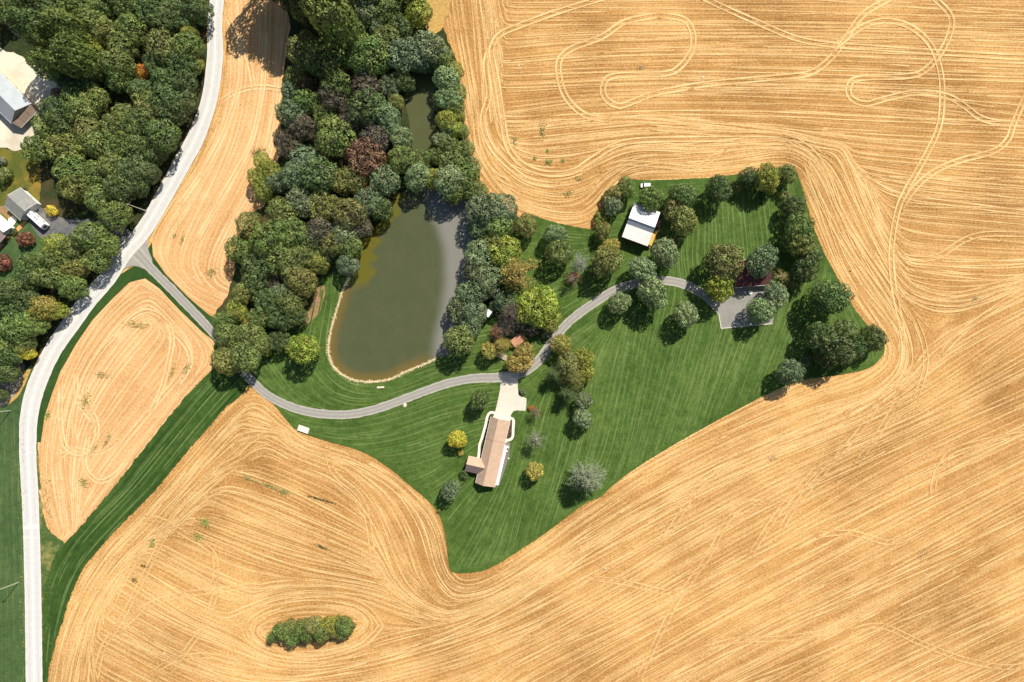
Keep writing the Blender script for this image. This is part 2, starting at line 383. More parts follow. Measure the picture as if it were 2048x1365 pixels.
# thin dry fringe on both road sides
# yard of the long barn and yards of the houses
poly_sheet('gravel_yard', [(-120, 60), (0, 98), (40, 112), (75, 135), (112, 160), (125, 190), (112, 215), (90, 235), (70, 265), (62, 290), (30, 302), (0, 296), (-120, 300)], .075, GRAVEL, 1.2)
poly_sheet('yard_lawn', [(-120, 296), (0, 296), (30, 301), (66, 288), (80, 330), (82, 380), (70, 430), (30, 440), (-120, 440)], .072, YARD, .8)
poly_sheet('house_lawn', [(-120, 440), (60, 440), (95, 475), (110, 500), (95, 540), (40, 560), (-120, 560)], .07, MEADOW, .8)
poly_sheet('shared_drive', [(58, 404), (92, 420), (130, 438), (190, 440), (240, 452), (266, 470), (252, 502), (215, 492), (150, 480), (110, 478), (86, 478), (60, 444)], .085, ASPH, .7)
poly_sheet('turnout', [(48, 725), (30, 735), (10, 760), (-30, 790), (-30, 830), (10, 812), (26, 798), (38, 775), (50, 745)], .072, mat_plain('dusty_track', (.20, .17, .145), .25, .8, c2=(.45, .37, .25), s2=.15), .8)

# the road, its lines and its patch
fix_me = fix_up(road_ribbon('road', ROADC, .26, ROAD, [(-1, 0, 1), (-.9, 0, .25), (-.72, .2, 0), (-.5, .8, 0), (-.3, .25, 0), (-.05, .1, 0), (.05, .1, 0), (.3, .3, 0), (.5, .9, 0), (.72, .2, 0), (.9, 0, .25), (1, 0, 1)], edge_jit=.25))
tag(link('road', fix_me), 'pale two-lane country road curving down the left side', None, None, 'structure')
def line_on_road(off, w, mat, name):
    L = catmull(ROADC, 7); P = L[:, :2] + normals(L[:, :2]) * (off * L[:, 2])[:, None]
    C = np.concatenate([P, np.full((len(P), 1), w)], 1)
    Nn = normals(P); V = []; F = []
    for i in range(len(P)):
        for s_ in (-1, 1): q = P[i] + Nn[i] * s_ * w; V.append(W(q[0], q[1], .268))
    for i in range(len(P) - 1): a = 2 * i; F.append((a, a + 1, a + 3, a + 2))
    o = link(name, fix_up(mesh(name, V, F, mat))); o['kind'] = 'structure'
for off in (-.035, .055): line_on_road(off, .42, PAINT, 'centre_line')
for off in (-.93, .93): line_on_road(off, .36, PAINT, 'edge_line')
me = mesh('road_patch', [W(46.5, 1048, .266), W(79.5, 1048, .266), W(80.5, 1058, .266), W(47, 1059, .266), W(47.3, 1073, .266), W(81, 1074, .266), W(81, 1077, .266), W(47.4, 1076, .266)], [(0, 3, 2, 1), (4, 7, 6, 5)], mat_plain('patch_asphalt', (.66, .64, .60), .06, 1))
link('road_patch', me)['kind'] = 'structure'

# driveway
DRV = [(262, 496, 15), (280, 512, 11.5), (296, 530, 10), (312, 547, 9), (338, 573, 8.8), (372, 608, 8.8), (410, 648, 8.5), (436, 678, 8.5), (468, 722, 8.5), (500, 758, 8.5), (538, 792, 8.5), (588, 816, 8.7), (640, 827.5, 8.7), (700, 829, 8.5), (750, 819, 8.5), (800, 802, 8.5), (850, 783, 8.5), (900, 766, 8.7), (950, 757, 9), (1000, 755, 9.5), (1040, 747, 10), (1072, 727, 9.5), (1096, 696, 9), (1120, 663, 8.8), (1150, 634, 8.8), (1190, 605, 8.8), (1230, 581, 8.8), (1270, 568, 8.8), (1310, 562, 8.8), (1345, 563, 8.8), (1378, 573, 8.8), (1410, 592, 8.8), (1440, 620, 9.5), (1456, 640, 10)]
DPROF = [(-1, 0, 1), (-.82, 0, .75), (-.6, .5, 0), (-.35, .9, 0), (-.12, .15, .2), (.12, .15, .2), (.35, .9, 0), (.6, .5, 0), (.82, 0, .75), (1, 0, 1)]
tag(link('driveway', fix_up(road_ribbon('driveway', DRV, .236, DRIVE, DPROF, 6, .35))), 'narrow grey driveway winding from the road across the lawn', None, None, 'structure')
# flare where the driveway meets the road
poly_sheet('driveway_apron', [(292, 470), (296, 492), (300, 508), (306, 524), (292, 540), (278, 534), (264, 532), (246, 540), (236, 538), (262, 502)], .098, DRIVE, .5)
poly_sheet('driveway_apron', [(1003, 748), (1040, 742), (1036, 757), (1035.5, 774), (1037, 790), (1053, 797), (1053, 810), (1051, 822), (1034, 821), (1027, 823), (1022, 830), (1020.5, 845), (986, 836), (990, 826), (995, 805), (1000, 780)], .13, CONC, .12, smooth=False)
poly_sheet('parking_pad', [(1437, 628), (1442, 657.5), (1490, 653), (1545, 648), (1552, 600), (1546, 566), (1465, 572), (1440, 600)], .12, PAD, .2, smooth=False)
def curb(name, pts, w, z0, z1, mat):
    mb = MB()
    for a, b in zip(pts[:-1], pts[1:]):
        A = Vector(W(*a)); B = Vector(W(*b)); mid = (A + B) / 2; dd = B - A
        mb.box((mid.x, mid.y, (z0 + z1) / 2), (dd.length, w, z1 - z0), math.atan2(dd.y, dd.x))
    o = mb.build(name, mat); o['kind'] = 'structure'; return o
curb('pad_kerb', [(1437, 628), (1442, 657.5), (1490, 653), (1545, 648)], .35, 0, .38, CONC)
curb('pad_joint', [(1446, 616), (1449, 655)], .12, .10, .257, GRAVG)

# ------------------------------------------------------------------ ponds
def inside(px, py, L):
    x0, y0 = L[:, 0], L[:, 1]; x1, y1 = np.roll(x0, -1), np.roll(y0, -1)
    c = ((y0 > py) != (y1 > py)); xi = (x1 - x0) * (py - y0) / (y1 - y0 + 1e-12) + x0
    return (np.count_nonzero(c & (px < xi)) & 1) == 1
def dist_poly(P, L):
    A = L; B = np.roll(L, -1, 0); D = B - A
    t = ((P[:, None, :] - A[None]) * D[None]).sum(2) / ((D * D).sum(1)[None] + 1e-9); t = np.clip(t, 0, 1)
    return np.sqrt((((A[None] + t[..., None] * D[None]) - P[:, None, :]) ** 2).sum(2)).min(1)
POND = [(789, 398), (776, 425), (752, 452), (728, 474), (722, 506), (708, 540), (708, 567), (690, 573), (678, 614), (665, 658), (660, 696), (667.6, 728), (690, 749), (719, 760), (748, 761), (780, 756), (807, 743), (842, 729), (871, 716), (908, 706), (926, 672), (925, 620), (934, 570), (946, 500), (955, 440), (935, 405), (900, 385), (850, 378), (810, 382)]
POND2 = [(842, 140), (868, 148), (872, 190), (868, 240), (862, 300), (854, 330), (838, 335), (826, 300), (818, 240), (808, 190), (820, 155)]
def sm(a, b, x): t = np.clip((x - a) / (b - a), 0, 1); return t * t * (3 - 2 * t)
def pond(name, pts, z, label, main):
    z += .14
    L = catmull(pts, 6, True)
    bm = bmesh.new(); f = bm.faces.new([bm.verts.new(W(x, y, z)) for x, y in L]); bm.normal_update()
    if f.normal.z < 0: f.normal_flip()
    bmesh.ops.triangulate(bm, faces=bm.faces[:])
    x0, y0 = L.min(0); x1, y1 = L.max(0)
    for k in np.arange(x0 + 4, x1, 7):
        bmesh.ops.bisect_plane(bm, geom=bm.verts[:] + bm.edges[:] + bm.faces[:], plane_co=W(k, 0), plane_no=(1, 0, 0))
    for k in np.arange(y0 + 4, y1, 7):
        bmesh.ops.bisect_plane(bm, geom=bm.verts[:] + bm.edges[:] + bm.faces[:], plane_co=W(0, k), plane_no=(0, 1, 0))
    me = bpy.data.meshes.new(name); bm.to_mesh(me); bm.free(); me.materials.append(WATER)
    co = np.zeros(len(me.vertices) * 3); me.vertices.foreach_get('co', co); co = co.reshape(-1, 3)
    P = np.stack([co[:, 0] / S + 1024, 682.5 - co[:, 1] / S], 1); dd = dist_poly(P, L)
    if main:
        x, y = P[:, 0], P[:, 1]
        # shallow silty shelf along the right shore, weed along the upper left shore, rust tint on the lower bank
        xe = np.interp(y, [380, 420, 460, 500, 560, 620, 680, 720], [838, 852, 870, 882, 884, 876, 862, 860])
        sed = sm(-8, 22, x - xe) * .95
        xw = np.interp(y, [380, 430, 470, 510, 560, 575, 600], [802, 800, 768, 752, 742, 728, 690]) + 5 * np.sin(y * .21) + 4 * np.sin(y * .09 + x * .13)
        alg = sm(3, -5, x - xw) * sm(580, 560, y)
        edge = sm(22, 1, dd) * (sm(560, 590, y) * sm(880, 830, x))
    else:
        sed = np.zeros(len(P)); alg = .15 + 0 * dd; edge = 0 * dd
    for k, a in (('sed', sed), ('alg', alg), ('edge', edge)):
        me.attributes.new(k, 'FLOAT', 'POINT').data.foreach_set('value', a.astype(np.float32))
    tag(link(name, me), label, None, None, 'structure'); return L
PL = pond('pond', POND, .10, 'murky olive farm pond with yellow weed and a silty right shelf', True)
pond('upper_pond', POND2, .10, 'narrow shaded upper pond between the trees', False)
# pale stone bank: a low rough ribbon and loose stones on it
bank = [(700, 556), (691, 570), (682, 592), (675, 616), (668, 640), (662, 662), (658, 684), (657, 702), (660, 718), (666, 732), (677, 744), (690, 753), (705, 760.5), (720, 763.5), (748, 764), (768, 761.5), (784, 757.5), (806, 747), (824, 739), (842, 732), (858, 725), (872, 718)]
bl = catmull(bank, 3); bn = normals(bl); V = []; F = []; br = np.random.default_rng(9)
for i in range(len(bl)):
    for o_, z in ((-2.2, .20), (-1.2, .32), (0, .42), (1.2, .32), (2.3, .20)):
        q = bl[i] + bn[i] * (o_ * (1 + br.normal(0, .12)) + br.normal(0, .35)); V.append(W(q[0], q[1], z + br.uniform(-.03, .05) if 0 < abs(o_) < 2 or o_ == 0 else z))
for i in range(len(bl) - 1):
    for k in range(4): a = 5 * i + k; F.append((a, a + 1, a + 6, a + 5))
tag(link('pond_bank', fix_up(mesh('pond_bank', V, F, STONE))), 'pale stone edging along the lower left shore of the pond', None, None, 'structure')
mb = MB()
for i in range(900):
    k = rnd.randrange(len(bl)); q = bl[k] + bn[k] * rnd.gauss(0, 1.7); s_ = rnd.uniform(.12, .38)
    x, y, _ = W(*q); mb.dome((x, y, .28), s_, s_ * rnd.uniform(.7, 1), s_ * .7, 5, 2, jit=.2)
tag(mb.build('bank_stones', STONE), 'loose pale stones scattered along the pond bank', None, None, 'stuff')

# ------------------------------------------------------------------ tracks, windrows and mowing lines (ribbons that follow the work directions)
class Ribbons:
    def __init__(s, zr=.08): s.V = []; s.F = []; s.mk = []; s.mt = []; s.zr = zr
    def add(s, L, w, mk, mt, z, fade=True):
        if len(L) < 3: return
        Nn = normals(L); n = len(L)
        if w > 5 and n > 3 and np.max(np.linalg.norm(np.diff(Nn, axis=0), axis=1)) * w > 4: return
        b0 = len(s.V)
        ph = rnd.uniform(0, 9); z = z + rnd.uniform(0, s.zr)
        for i in range(n):
            e = min(1, min(i, n - 1 - i) / max(3, 1.6 * w)) if fade else 1
            a = mk * e * (0.8 + .2 * math.sin(ph + i * .37)); ww = w * (1 + .18 * math.sin(ph * 2 + i * .23))
            for o_, k in ((-1, 0), (-.35, 1), (.35, 1), (1, 0)):
                q = L[i] + Nn[i] * o_ * ww; s.V.append(((q[0] - 1024) * S, (682.5 - q[1]) * S, z + i * 6e-5)); s.mk.append(a * k); s.mt.append(mt)
        for i in range(n - 1):
            for k in range(3): a = b0 + 4 * i + k; s.F.append((a + 1, a, a + 4, a + 5))
    def build(s, name, mat, label=None):
        me = mesh(name, s.V, s.F, mat, {'mk': s.mk, 'mt': s.mt})
        return tag(link(name, me), label, None, None, 'stuff')
class Flow:
    G = 10
    def __init__(s, strokes, x0=-80, y0=-80, x1=2130, y1=1450, soft=14.0, pw=1.6):
        P = []; A = []
        for st in strokes:
            L = catmull(st, 14) if len(st) > 2 else np.array([np.array(st[0], float) + (np.array(st[1], float) - np.array(st[0], float)) * t for t in np.linspace(0, 1, max(3, int(math.dist(*st) / 18)))])
            T = np.gradient(L, axis=0); P.append(L); A.append(np.arctan2(T[:, 1], T[:, 0]))
        P = np.concatenate(P); A = np.concatenate(A)
        s.x0, s.y0 = x0, y0; gx = np.arange(x0, x1, s.G); gy = np.arange(y0, y1, s.G)
        s.a = np.zeros((len(gy), len(gx)))
        for j, yy in enumerate(gy):
            d2 = (gx[:, None] - P[None, :, 0]) ** 2 + (yy - P[None, :, 1]) ** 2 + soft ** 2
            w = d2 ** -pw
            s.a[j] = .5 * np.arctan2((w * np.sin(2 * A)).sum(1), (w * np.cos(2 * A)).sum(1))
        s.c2 = np.cos(2 * s.a).tolist(); s.s2 = np.sin(2 * s.a).tolist(); s.nx = len(gx); s.ny = len(gy)
        s.x1, s.y1 = x1, y1
    def ang(s, x, y):
        u = (x - s.x0) / s.G; v = (y - s.y0) / s.G; i = int(u); j = int(v)
        if i < 0 or j < 0 or i >= s.nx - 1 or j >= s.ny - 1: return None
        fu, fv = u - i, v - j
        C = (s.c2[j][i] * (1 - fu) + s.c2[j][i + 1] * fu) * (1 - fv) + (s.c2[j + 1][i] * (1 - fu) + s.c2[j + 1][i + 1] * fu) * fv
        Q = (s.s2[j][i] * (1 - fu) + s.s2[j][i + 1] * fu) * (1 - fv) + (s.s2[j + 1][i] * (1 - fu) + s.s2[j + 1][i + 1] * fu) * fv
        return .5 * math.atan2(Q, C)
    def lines(s, n, dsep, lmin, lmax, test=None, step=6.0, box=None, rg=rnd, free=False, rot=0.0):
        c = 2.0; gw = int((s.x1 - s.x0) / c) + 1; gh = int((s.y1 - s.y0) / c) + 1
        occ = bytearray(gw * gh); out = []; rad = dsep / c
        def cell(x, y): return int((y - s.y0) / c) * gw + int((x - s.x0) / c)
        offs = [(dx, dy) for dx in range(-int(rad) - 1, int(rad) + 2) for dy in range(-int(rad) - 1, int(rad) + 2) if dx * dx + dy * dy <= rad * rad]
        b = box or (s.x0 + 5, s.y0 + 5, s.x1 - 15, s.y1 - 15)
        for _ in range(n):
            x = rg.uniform(b[0], b[2]); y = rg.uniform(b[1], b[3])
            if occ[cell(x, y)] or (test and not test(x, y)): continue
            lm = rg.uniform(lmin, lmax); halves = []; ro = rg.gauss(0, rot)
            for sg in (1, -1):
                px, py = x, y; pth = []; pd = None
                for k in range(int(lm / 2 / step)):
                    a = s.ang(px, py)
                    if a is None: break
                    a += ro; dx, dy = math.cos(a) * sg, math.sin(a) * sg
                    if pd and dx * pd[0] + dy * pd[1] < 0: dx, dy = -dx, -dy
                    pd = (dx, dy); px += dx * step; py += dy * step
                    if not (b[0] < px < b[2] and b[1] < py < b[3]) or (not free and occ[cell(px, py)]) or (test and not test(px, py)): break
                    pth.append((px, py))
                halves.append(pth)
            L = halves[1][::-1] + [(x, y)] + halves[0]
            if len(L) * step < lmin * .4: continue
            for (px, py) in L[::1]:
                ci, cj = int((px - s.x0) / c), int((py - s.y0) / c)
                for dx, dy in offs:
                    i, j = ci + dx, cj + dy
                    if 0 <= i < gw and 0 <= j < gh: occ[j * gw + i] = 1
            out.append(np.array(L))
        return out
def maskf(polys, c=4.0, x0=-100, y0=-100, x1=2150, y1=1470):
    gx = np.arange(x0, x1, c); gy = np.arange(y0, y1, c); M = np.zeros((len(gy), len(gx)), bool)
    for pts in polys:
        L = catmull(pts, 8, True); A = L; B = np.roll(L, -1, 0)
        for j, yy in enumerate(gy):
            cr = (A[:, 1] > yy) != (B[:, 1] > yy)
            xs = np.sort(A[cr, 0] + (yy - A[cr, 1]) / (B[cr, 1] - A[cr, 1]) * (B[cr, 0] - A[cr, 0]))
            for k in range(0, len(xs) - 1, 2): M[j] |= (gx >= xs[k]) & (gx < xs[k + 1])
    ml = M.tolist()
    def t(x, y):
        i = int((x - x0) / c); j = int((y - y0) / c)
        return 0 <= i < len(gx) and 0 <= j < len(gy) and ml[j][i]
    return t
in_lawn = maskf([lawn_pts]); in_strip = maskf([strip_g]); in_west = maskf([strip_pts, lf_pts]); in_cover = maskf([lawn_pts, strip_g, wood_w, wood_c, verge_l])
in_mead = maskf([verge_l])
def shrink(f, m): return lambda x, y: f(x, y) and f(x - m, y) and f(x + m, y) and f(x, y - m) and f(x, y + m)
in_lawn = shrink(in_lawn, 5); in_strip = shrink(in_strip, 6); in_mead = shrink(in_mead, 5)
# work directions of the tractors, stroke by stroke
FS = [
 [(1060, 30), (1400, 26), (2060, 30)], [(1040, 110), (1200, 97), (1600, 90), (2060, 105)], [(1040, 165), (1400, 155), (2060, 165)], [(1030, 215), (1250, 195), (1700, 200), (2060, 235)], [(1040, 260), (1300, 236), (1700, 262), (2060, 275)], [(1100, 290), (1300, 272), (1480, 268), (1700, 290), (2060, 310)],
 [(1720, 330), (1900, 352), (2060, 362)], [(1850, 400), (2060, 410)], [(1830, 440), (2060, 462)], [(1850, 498), (2060, 512)], [(1830, 545), (2060, 560)],
 [(905, -60), (915, 40), (930, 120), (945, 200), (958, 285), (985, 350), (1040, 405), (1100, 425), (1160, 430), (1195, 405), (1225, 362), (1270, 336), (1400, 332), (1500, 318), (1570, 305), (1612, 325), (1640, 385), (1665, 455), (1695, 530), (1740, 600), (1785, 660), (1800, 705), (1790, 750), (1730, 790), (1640, 812), (1540, 850), (1400, 915), (1270, 985), (1170, 1050), (1080, 1110), (1000, 1160), (950, 1180), (905, 1175), (880, 1130), (872, 1070), (845, 1015), (790, 965), (720, 925), (640, 900), (590, 880), (550, 830), (505, 800), (450, 850), (380, 930), (300, 1025), (235, 1090), (185, 1160), (150, 1230), (128, 1300), (112, 1400)],
 [(940, -60), (955, 60), (965, 170), (975, 270), (1010, 325), (1080, 352), (1150, 350), (1200, 325), (1270, 295), (1400, 300), (1520, 285), (1600, 290), (1650, 350), (1700, 450), (1760, 550), (1810, 640), (1830, 720)],
 [(1690, 300), (1720, 400), (1760, 500), (1800, 580)],
 [(2060, 555), (1950, 605), (1880, 612), (1820, 590)], [(2060, 590), (1960, 640), (1870, 700), (1800, 760), (1700, 830), (1500, 910), (1300, 1010), (1150, 1095), (1000, 1190), (900, 1230)],
 [(2060, 650), (1900, 760), (1750, 850), (1500, 960), (1250, 1100), (1050, 1215), (930, 1270), (800, 1310)], [(2060, 730), (1900, 810), (1700, 900), (1450, 1030), (1200, 1180), (1000, 1280), (800, 1340)],
 [(2060, 810), (1800, 930), (1500, 1100), (1250, 1240), (1050, 1340), (980, 1400)], [(2060, 900), (1800, 1030), (1500, 1190), (1250, 1330), (1150, 1400)], [(2060, 1000), (1800, 1140), (1500, 1290), (1300, 1400)], [(2060, 1100), (1800, 1230), (1560, 1350), (1450, 1400)], [(2060, 1200), (1850, 1300), (1650, 1400)], [(2060, 1290), (1900, 1365)],
 [(470, 950), (560, 985), (650, 1030), (730, 1070)], [(430, 1000), (540, 1045), (650, 1085), (740, 1120)], [(380, 1060), (500, 1110), (620, 1150), (740, 1170)], [(330, 1110), (420, 1160), (500, 1195)], [(280, 1170), (370, 1225), (460, 1265)], [(250, 1230), (350, 1290), (450, 1330), (560, 1345)], [(230, 1300), (330, 1350), (420, 1390)],
 [(700, 960), (740, 1010), (765, 1080), (790, 1150), (830, 1200), (890, 1225)], [(800, 1010), (830, 1070), (850, 1140), (880, 1190)],
 [(500, 1250), (530, 1225), (600, 1205), (680, 1205), (730, 1225), (740, 1260), (700, 1295), (620, 1315), (540, 1305), (505, 1280), (500, 1250)], [(470, 1230), (560, 1185), (680, 1178), (780, 1205), (860, 1240)], [(440, 1285), (560, 1335), (680, 1330), (800, 1300), (900, 1260)], [(560, 1365), (700, 1352), (850, 1320), (950, 1280)],
 [(560, 860), (530, 870), (490, 900), (430, 960), (350, 1040)], [(500, 850), (545, 870), (600, 910), (680, 935), (750, 980)],
 # paler fields west of the woods
 [(458, -40), (462, 60), (468, 150), (455, 230), (425, 310), (380, 390), (330, 465), (318, 500), (330, 535), (380, 588), (432, 615)], [(500, -40), (505, 100), (490, 230), (450, 340), (400, 430), (360, 520), (390, 570), (440, 590)], [(550, 60), (545, 200), (520, 320), (470, 420), (430, 500), (420, 560), (450, 580)], [(600, 0), (580, 120), (560, 250)],
 [(270, 572), (240, 600), (195, 650), (155, 710), (125, 780), (105, 850), (95, 930), (100, 1000), (120, 1050)], [(290, 565), (330, 595), (380, 650), (420, 690), (422, 730), (370, 790), (300, 880), (240, 960), (180, 1035), (140, 1080)], [(300, 600), (250, 630), (200, 690), (160, 760), (140, 840), (135, 900)], [(305, 605), (350, 650), (385, 695), (380, 740), (330, 800), (260, 880), (200, 960)], [(330, 700), (270, 780), (200, 870)], [(290, 680), (230, 750), (180, 830)], [(120, 940), (130, 1000), (140, 1050)],
]
flow = Flow(FS)
free = lambda x, y: not in_cover(x, y) or in_west(x, y)
main_t = lambda x, y: not in_cover(x, y) and not in_west(x, y)
for nm, mat, tst, zz, n1, lab in (('straw_rows', FIELD, main_t, .02, 9000, 'pale and brown rows of cut straw across the stubble field'), ('straw_rows', FIELDW, in_west, .02, 4000, 'pale rows of cut straw on the orange stubble by the road')):
    R = Ribbons()
    for L in flow.lines(n1 * 6, 3.4, 120, 1100, tst):
        dark = rnd.random() < .48
        R.add(L, rnd.uniform(.9, 1.7), rnd.uniform(.16, .55), 1.0 if dark else rnd.uniform(0, .15), zz)
    for L in flow.lines(n1, 12, 300, 1800, tst):
        R.add(L, rnd.uniform(1.2, 2.0), rnd.uniform(.3, .75), 0, zz)
    for L in flow.lines(n1 // 2, 20, 700, 2600, tst, free=True, rot=.035):          # a machine's two wheels
        k = rnd.uniform(.35, .8); Nn = normals(L)
        for s_ in (-1, 1): R.add(L + Nn * s_ * 4.4, rnd.uniform(1.4, 2.0), k, 0, zz)
    if mat == FIELD:
        R.zr = .009                                             # the broad ones lie lowest
        for L in flow.lines(5000, 17, 400, 2000, lambda x, y: main_t(x, y) and (y > 700 or 240 < y - .12 * (x - 900) < 420 or (y > 330 and x > 1590 and x < 1830 + .1 * y))):   # broad soft sweeps of chaff
            R.add(L, rnd.uniform(2.2, 5.0), rnd.uniform(.15, .42), 0, .006)
        for L in flow.lines(900, 34, 120, 700, tst):      # patches of bleached or brown stubble
            R.add(L, rnd.uniform(6, 18), rnd.uniform(.10, .34), rnd.choice([0, 1, 1]), .006)
    R.build(nm, mat, lab)
# individual wheel tracks, always two side by side
TR = [
 [(1396, -10), (1440, 12), (1519, 47), (1592, 77), (1665, 90), (1775, 98), (1920, 108), (2060, 116)],
 [(1300, 188), (1410, 169), (1556, 155), (1621, 146), (1665, 113), (1694, 73), (1727, 29), (1771, 2), (1800, -14)],
 [(1660, 104), (1690, 78), (1731, 51), (1775, 42), (1822, 55), (1862, 92), (1881, 146), (1884, 201), (1877, 256), (1848, 318), (1811, 383), (1793, 430), (1783, 500), (1787, 570), (1800, 640), (1809, 700), (1800, 745), (1760, 790), (1690, 830)],
 [(1860, -12), (1899, 29), (1901, 62), (1881, 106), (1848, 142), (1811, 153), (1720, 157), (1698, 172), (1702, 196), (1731, 208), (1775, 197), (1830, 186), (1892, 192), (1932, 215), (1957, 234), (1994, 245), (2060, 247)],
 [(2052, 190), (2027, 248), (2016, 278), (1987, 303), (1921, 321), (1870, 343), (1830, 376), (1800, 420)],
 [(1220, -8), (1116, 24), (1042, 51), (1000, 70), (983, 100), (990, 142), (998, 189), (1005, 236), (1015, 290), (1042, 327), (1089, 347), (1143, 344), (1183, 320), (1234, 290), (1301, 280), (1480, 278)],
 [(983, 90), (972, 128), (978, 189), (966, 236), (978, 286), (1015, 330), (1060, 362), (1120, 372)],
 [(1318, 30), (1369, 40), (1386, 71), (1382, 104), (1359, 135), (1328, 148), (1231, 152), (1208, 168), (1210, 195), (1237, 212), (1271, 202), (1311, 187), (1386, 173)],
 [(1318, 30), (1251, 44), (1204, 74), (1143, 98), (1119, 121), (1119, 155), (1129, 189), (1150, 216), (1177, 233), (1220, 240)],
 [(925, 60), (940, 150), (950, 230), (958, 300), (985, 345), (1030, 372)], [(1200, 340), (1250, 326), (1330, 332), (1390, 336), (1420, 320), (1450, 296)],
 [(1300, 255), (1450, 268), (1560, 272), (1620, 300), (1660, 360), (1690, 440), (1740, 520), (1790, 590)], [(1610, 320), (1640, 400), (1690, 490), (1750, 570), (1800, 640), (1820, 720), (1790, 780)], [(1570, 285), (1640, 330), (1680, 420), (1730, 500), (1770, 560), (1812, 640)],
 [(1812, 585), (1850, 602), (1920, 608), (1990, 590), (2060, 556)], [(1880, 710), (1930, 660), (2000, 610), (2060, 575)], [(1830, 640), (1848, 690), (1850, 740), (1830, 800)], [(1795, 500), (1815, 515), (1870, 515), (1930, 480), (1980, 468), (2060, 470)],
 [(1276, 1360), (1322, 1263), (1359, 1193), (1415, 1115), (1452, 1045), (1493, 1008), (1540, 1006)], [(1711, 930), (1748, 879), (1780, 828), (1800, 780)], [(1322, 1087), (1359, 1031), (1396, 976), (1430, 945)], [(1864, 990), (1870, 955), (1882, 930), (1906, 902), (1980, 880), (2060, 866)], [(1632, 1070), (1702, 1066), (1771, 1084), (1820, 1078)],
 [(1700, 1262), (1762, 1252), (1841, 1286), (1924, 1318), (2003, 1334), (2060, 1330)], [(1183, 1156), (1253, 1166), (1327, 1184), (1350, 1186)], [(1400, 1300), (1470, 1281), (1563, 1277), (1655, 1263), (1720, 1240)], [(1560, 1060), (1600, 1000), (1660, 930), (1720, 860), (1760, 800)], [(1500, 1110), (1560, 1020), (1640, 930)],
 [(653, 891), (668, 945), (721, 994), (738, 1054), (747, 1123), (760, 1166)], [(235, 1265), (293, 1213), (357, 1191), (434, 1181), (528, 1168)], [(432, 1185), (413, 1243), (378, 1294), (340, 1345)], [(288, 1037), (323, 1041), (374, 1071), (417, 1097), (432, 1125), (430, 1170)], [(477, 930), (408, 973), (340, 1054), (288, 1153), (241, 1243), (205, 1300), (190, 1370)], [(500, 905), (420, 950), (330, 1040), (260, 1140), (215, 1230)], [(300, 1350), (350, 1320), (420, 1312), (500, 1335)],
 [(520, 1210), (620, 1190), (720, 1195), (800, 1222), (900, 1240)], [(470, 890), (520, 880), (590, 910), (690, 950)],
]
TW = [
 [(440, 205), (470, 186), (500, 177), (535, 175), (575, 182)], [(452, 30), (475, 75), (498, 125), (508, 180)], [(478, 60), (480, 160), (455, 250), (415, 330), (360, 410)], [(530, 60), (525, 180), (500, 290), (440, 400), (395, 480)],
 [(225, 690), (250, 651), (274, 629), (301, 623), (333, 643), (345, 679), (337, 726), (325, 773), (300, 830)], [(123, 770), (121, 837), (131, 892), (159, 908), (187, 892), (195, 857), (187, 829), (176, 815)], [(180, 860), (170, 916), (175, 944), (199, 963), (230, 950), (260, 915)], [(152, 740), (155, 797), (175, 829), (196, 850)], [(320, 640), (370, 690), (380, 730), (350, 780)], [(262, 640), (205, 700), (170, 760), (150, 830), (150, 890)],
 [(110, 920), (150, 900), (200, 905), (240, 880)], [(118, 960), (124, 1010), (128, 1060)],
]
for nm, mat, T, zz, lab in (('wheel_tracks', FIELD, TR, .105, 'paired pale tractor wheel tracks looping over the stubble field'), ('wheel_tracks', FIELDW, TW, .105, 'paired pale wheel tracks on the orange stubble by the road')):
    R = Ribbons(.05)
    for i, tr in enumerate(T):
        L = catmull(tr, 6); Nn = normals(L); g = 4.6 if mat == FIELD else 3.6
        for s_ in (-1, 1): R.add(L + Nn * s_ * g, 2.3 if mat == FIELD and i < 9 else 1.9, .82 if i < 9 else (.62 if i < 18 else .5), 0, zz)
    R.build(nm, mat, lab)
# bleached patches
R = Ribbons(.02)
for a, b, w, k in (((1862, 662), (1910, 630), 7, .8), ((1850, 1230), (1960, 1140), 13, .75), ((1800, 1225), (1880, 1195), 10, .6), ((1600, 178), (1650, 170), 5, .8), ((1440, 1040), (1540, 1010), 9, .4), ((700, 1270), (760, 1330), 14, .4), ((690, 890), (740, 925), 10, .5)):
    R.add(np.array([np.array(a, float) + (np.array(b, float) - np.array(a, float)) * t for t in np.linspace(0, 1, 12)]), w, k, 0, .045)
R.build('bleached_straw', FIELD, 'bleached patches of loose straw on the stubble')
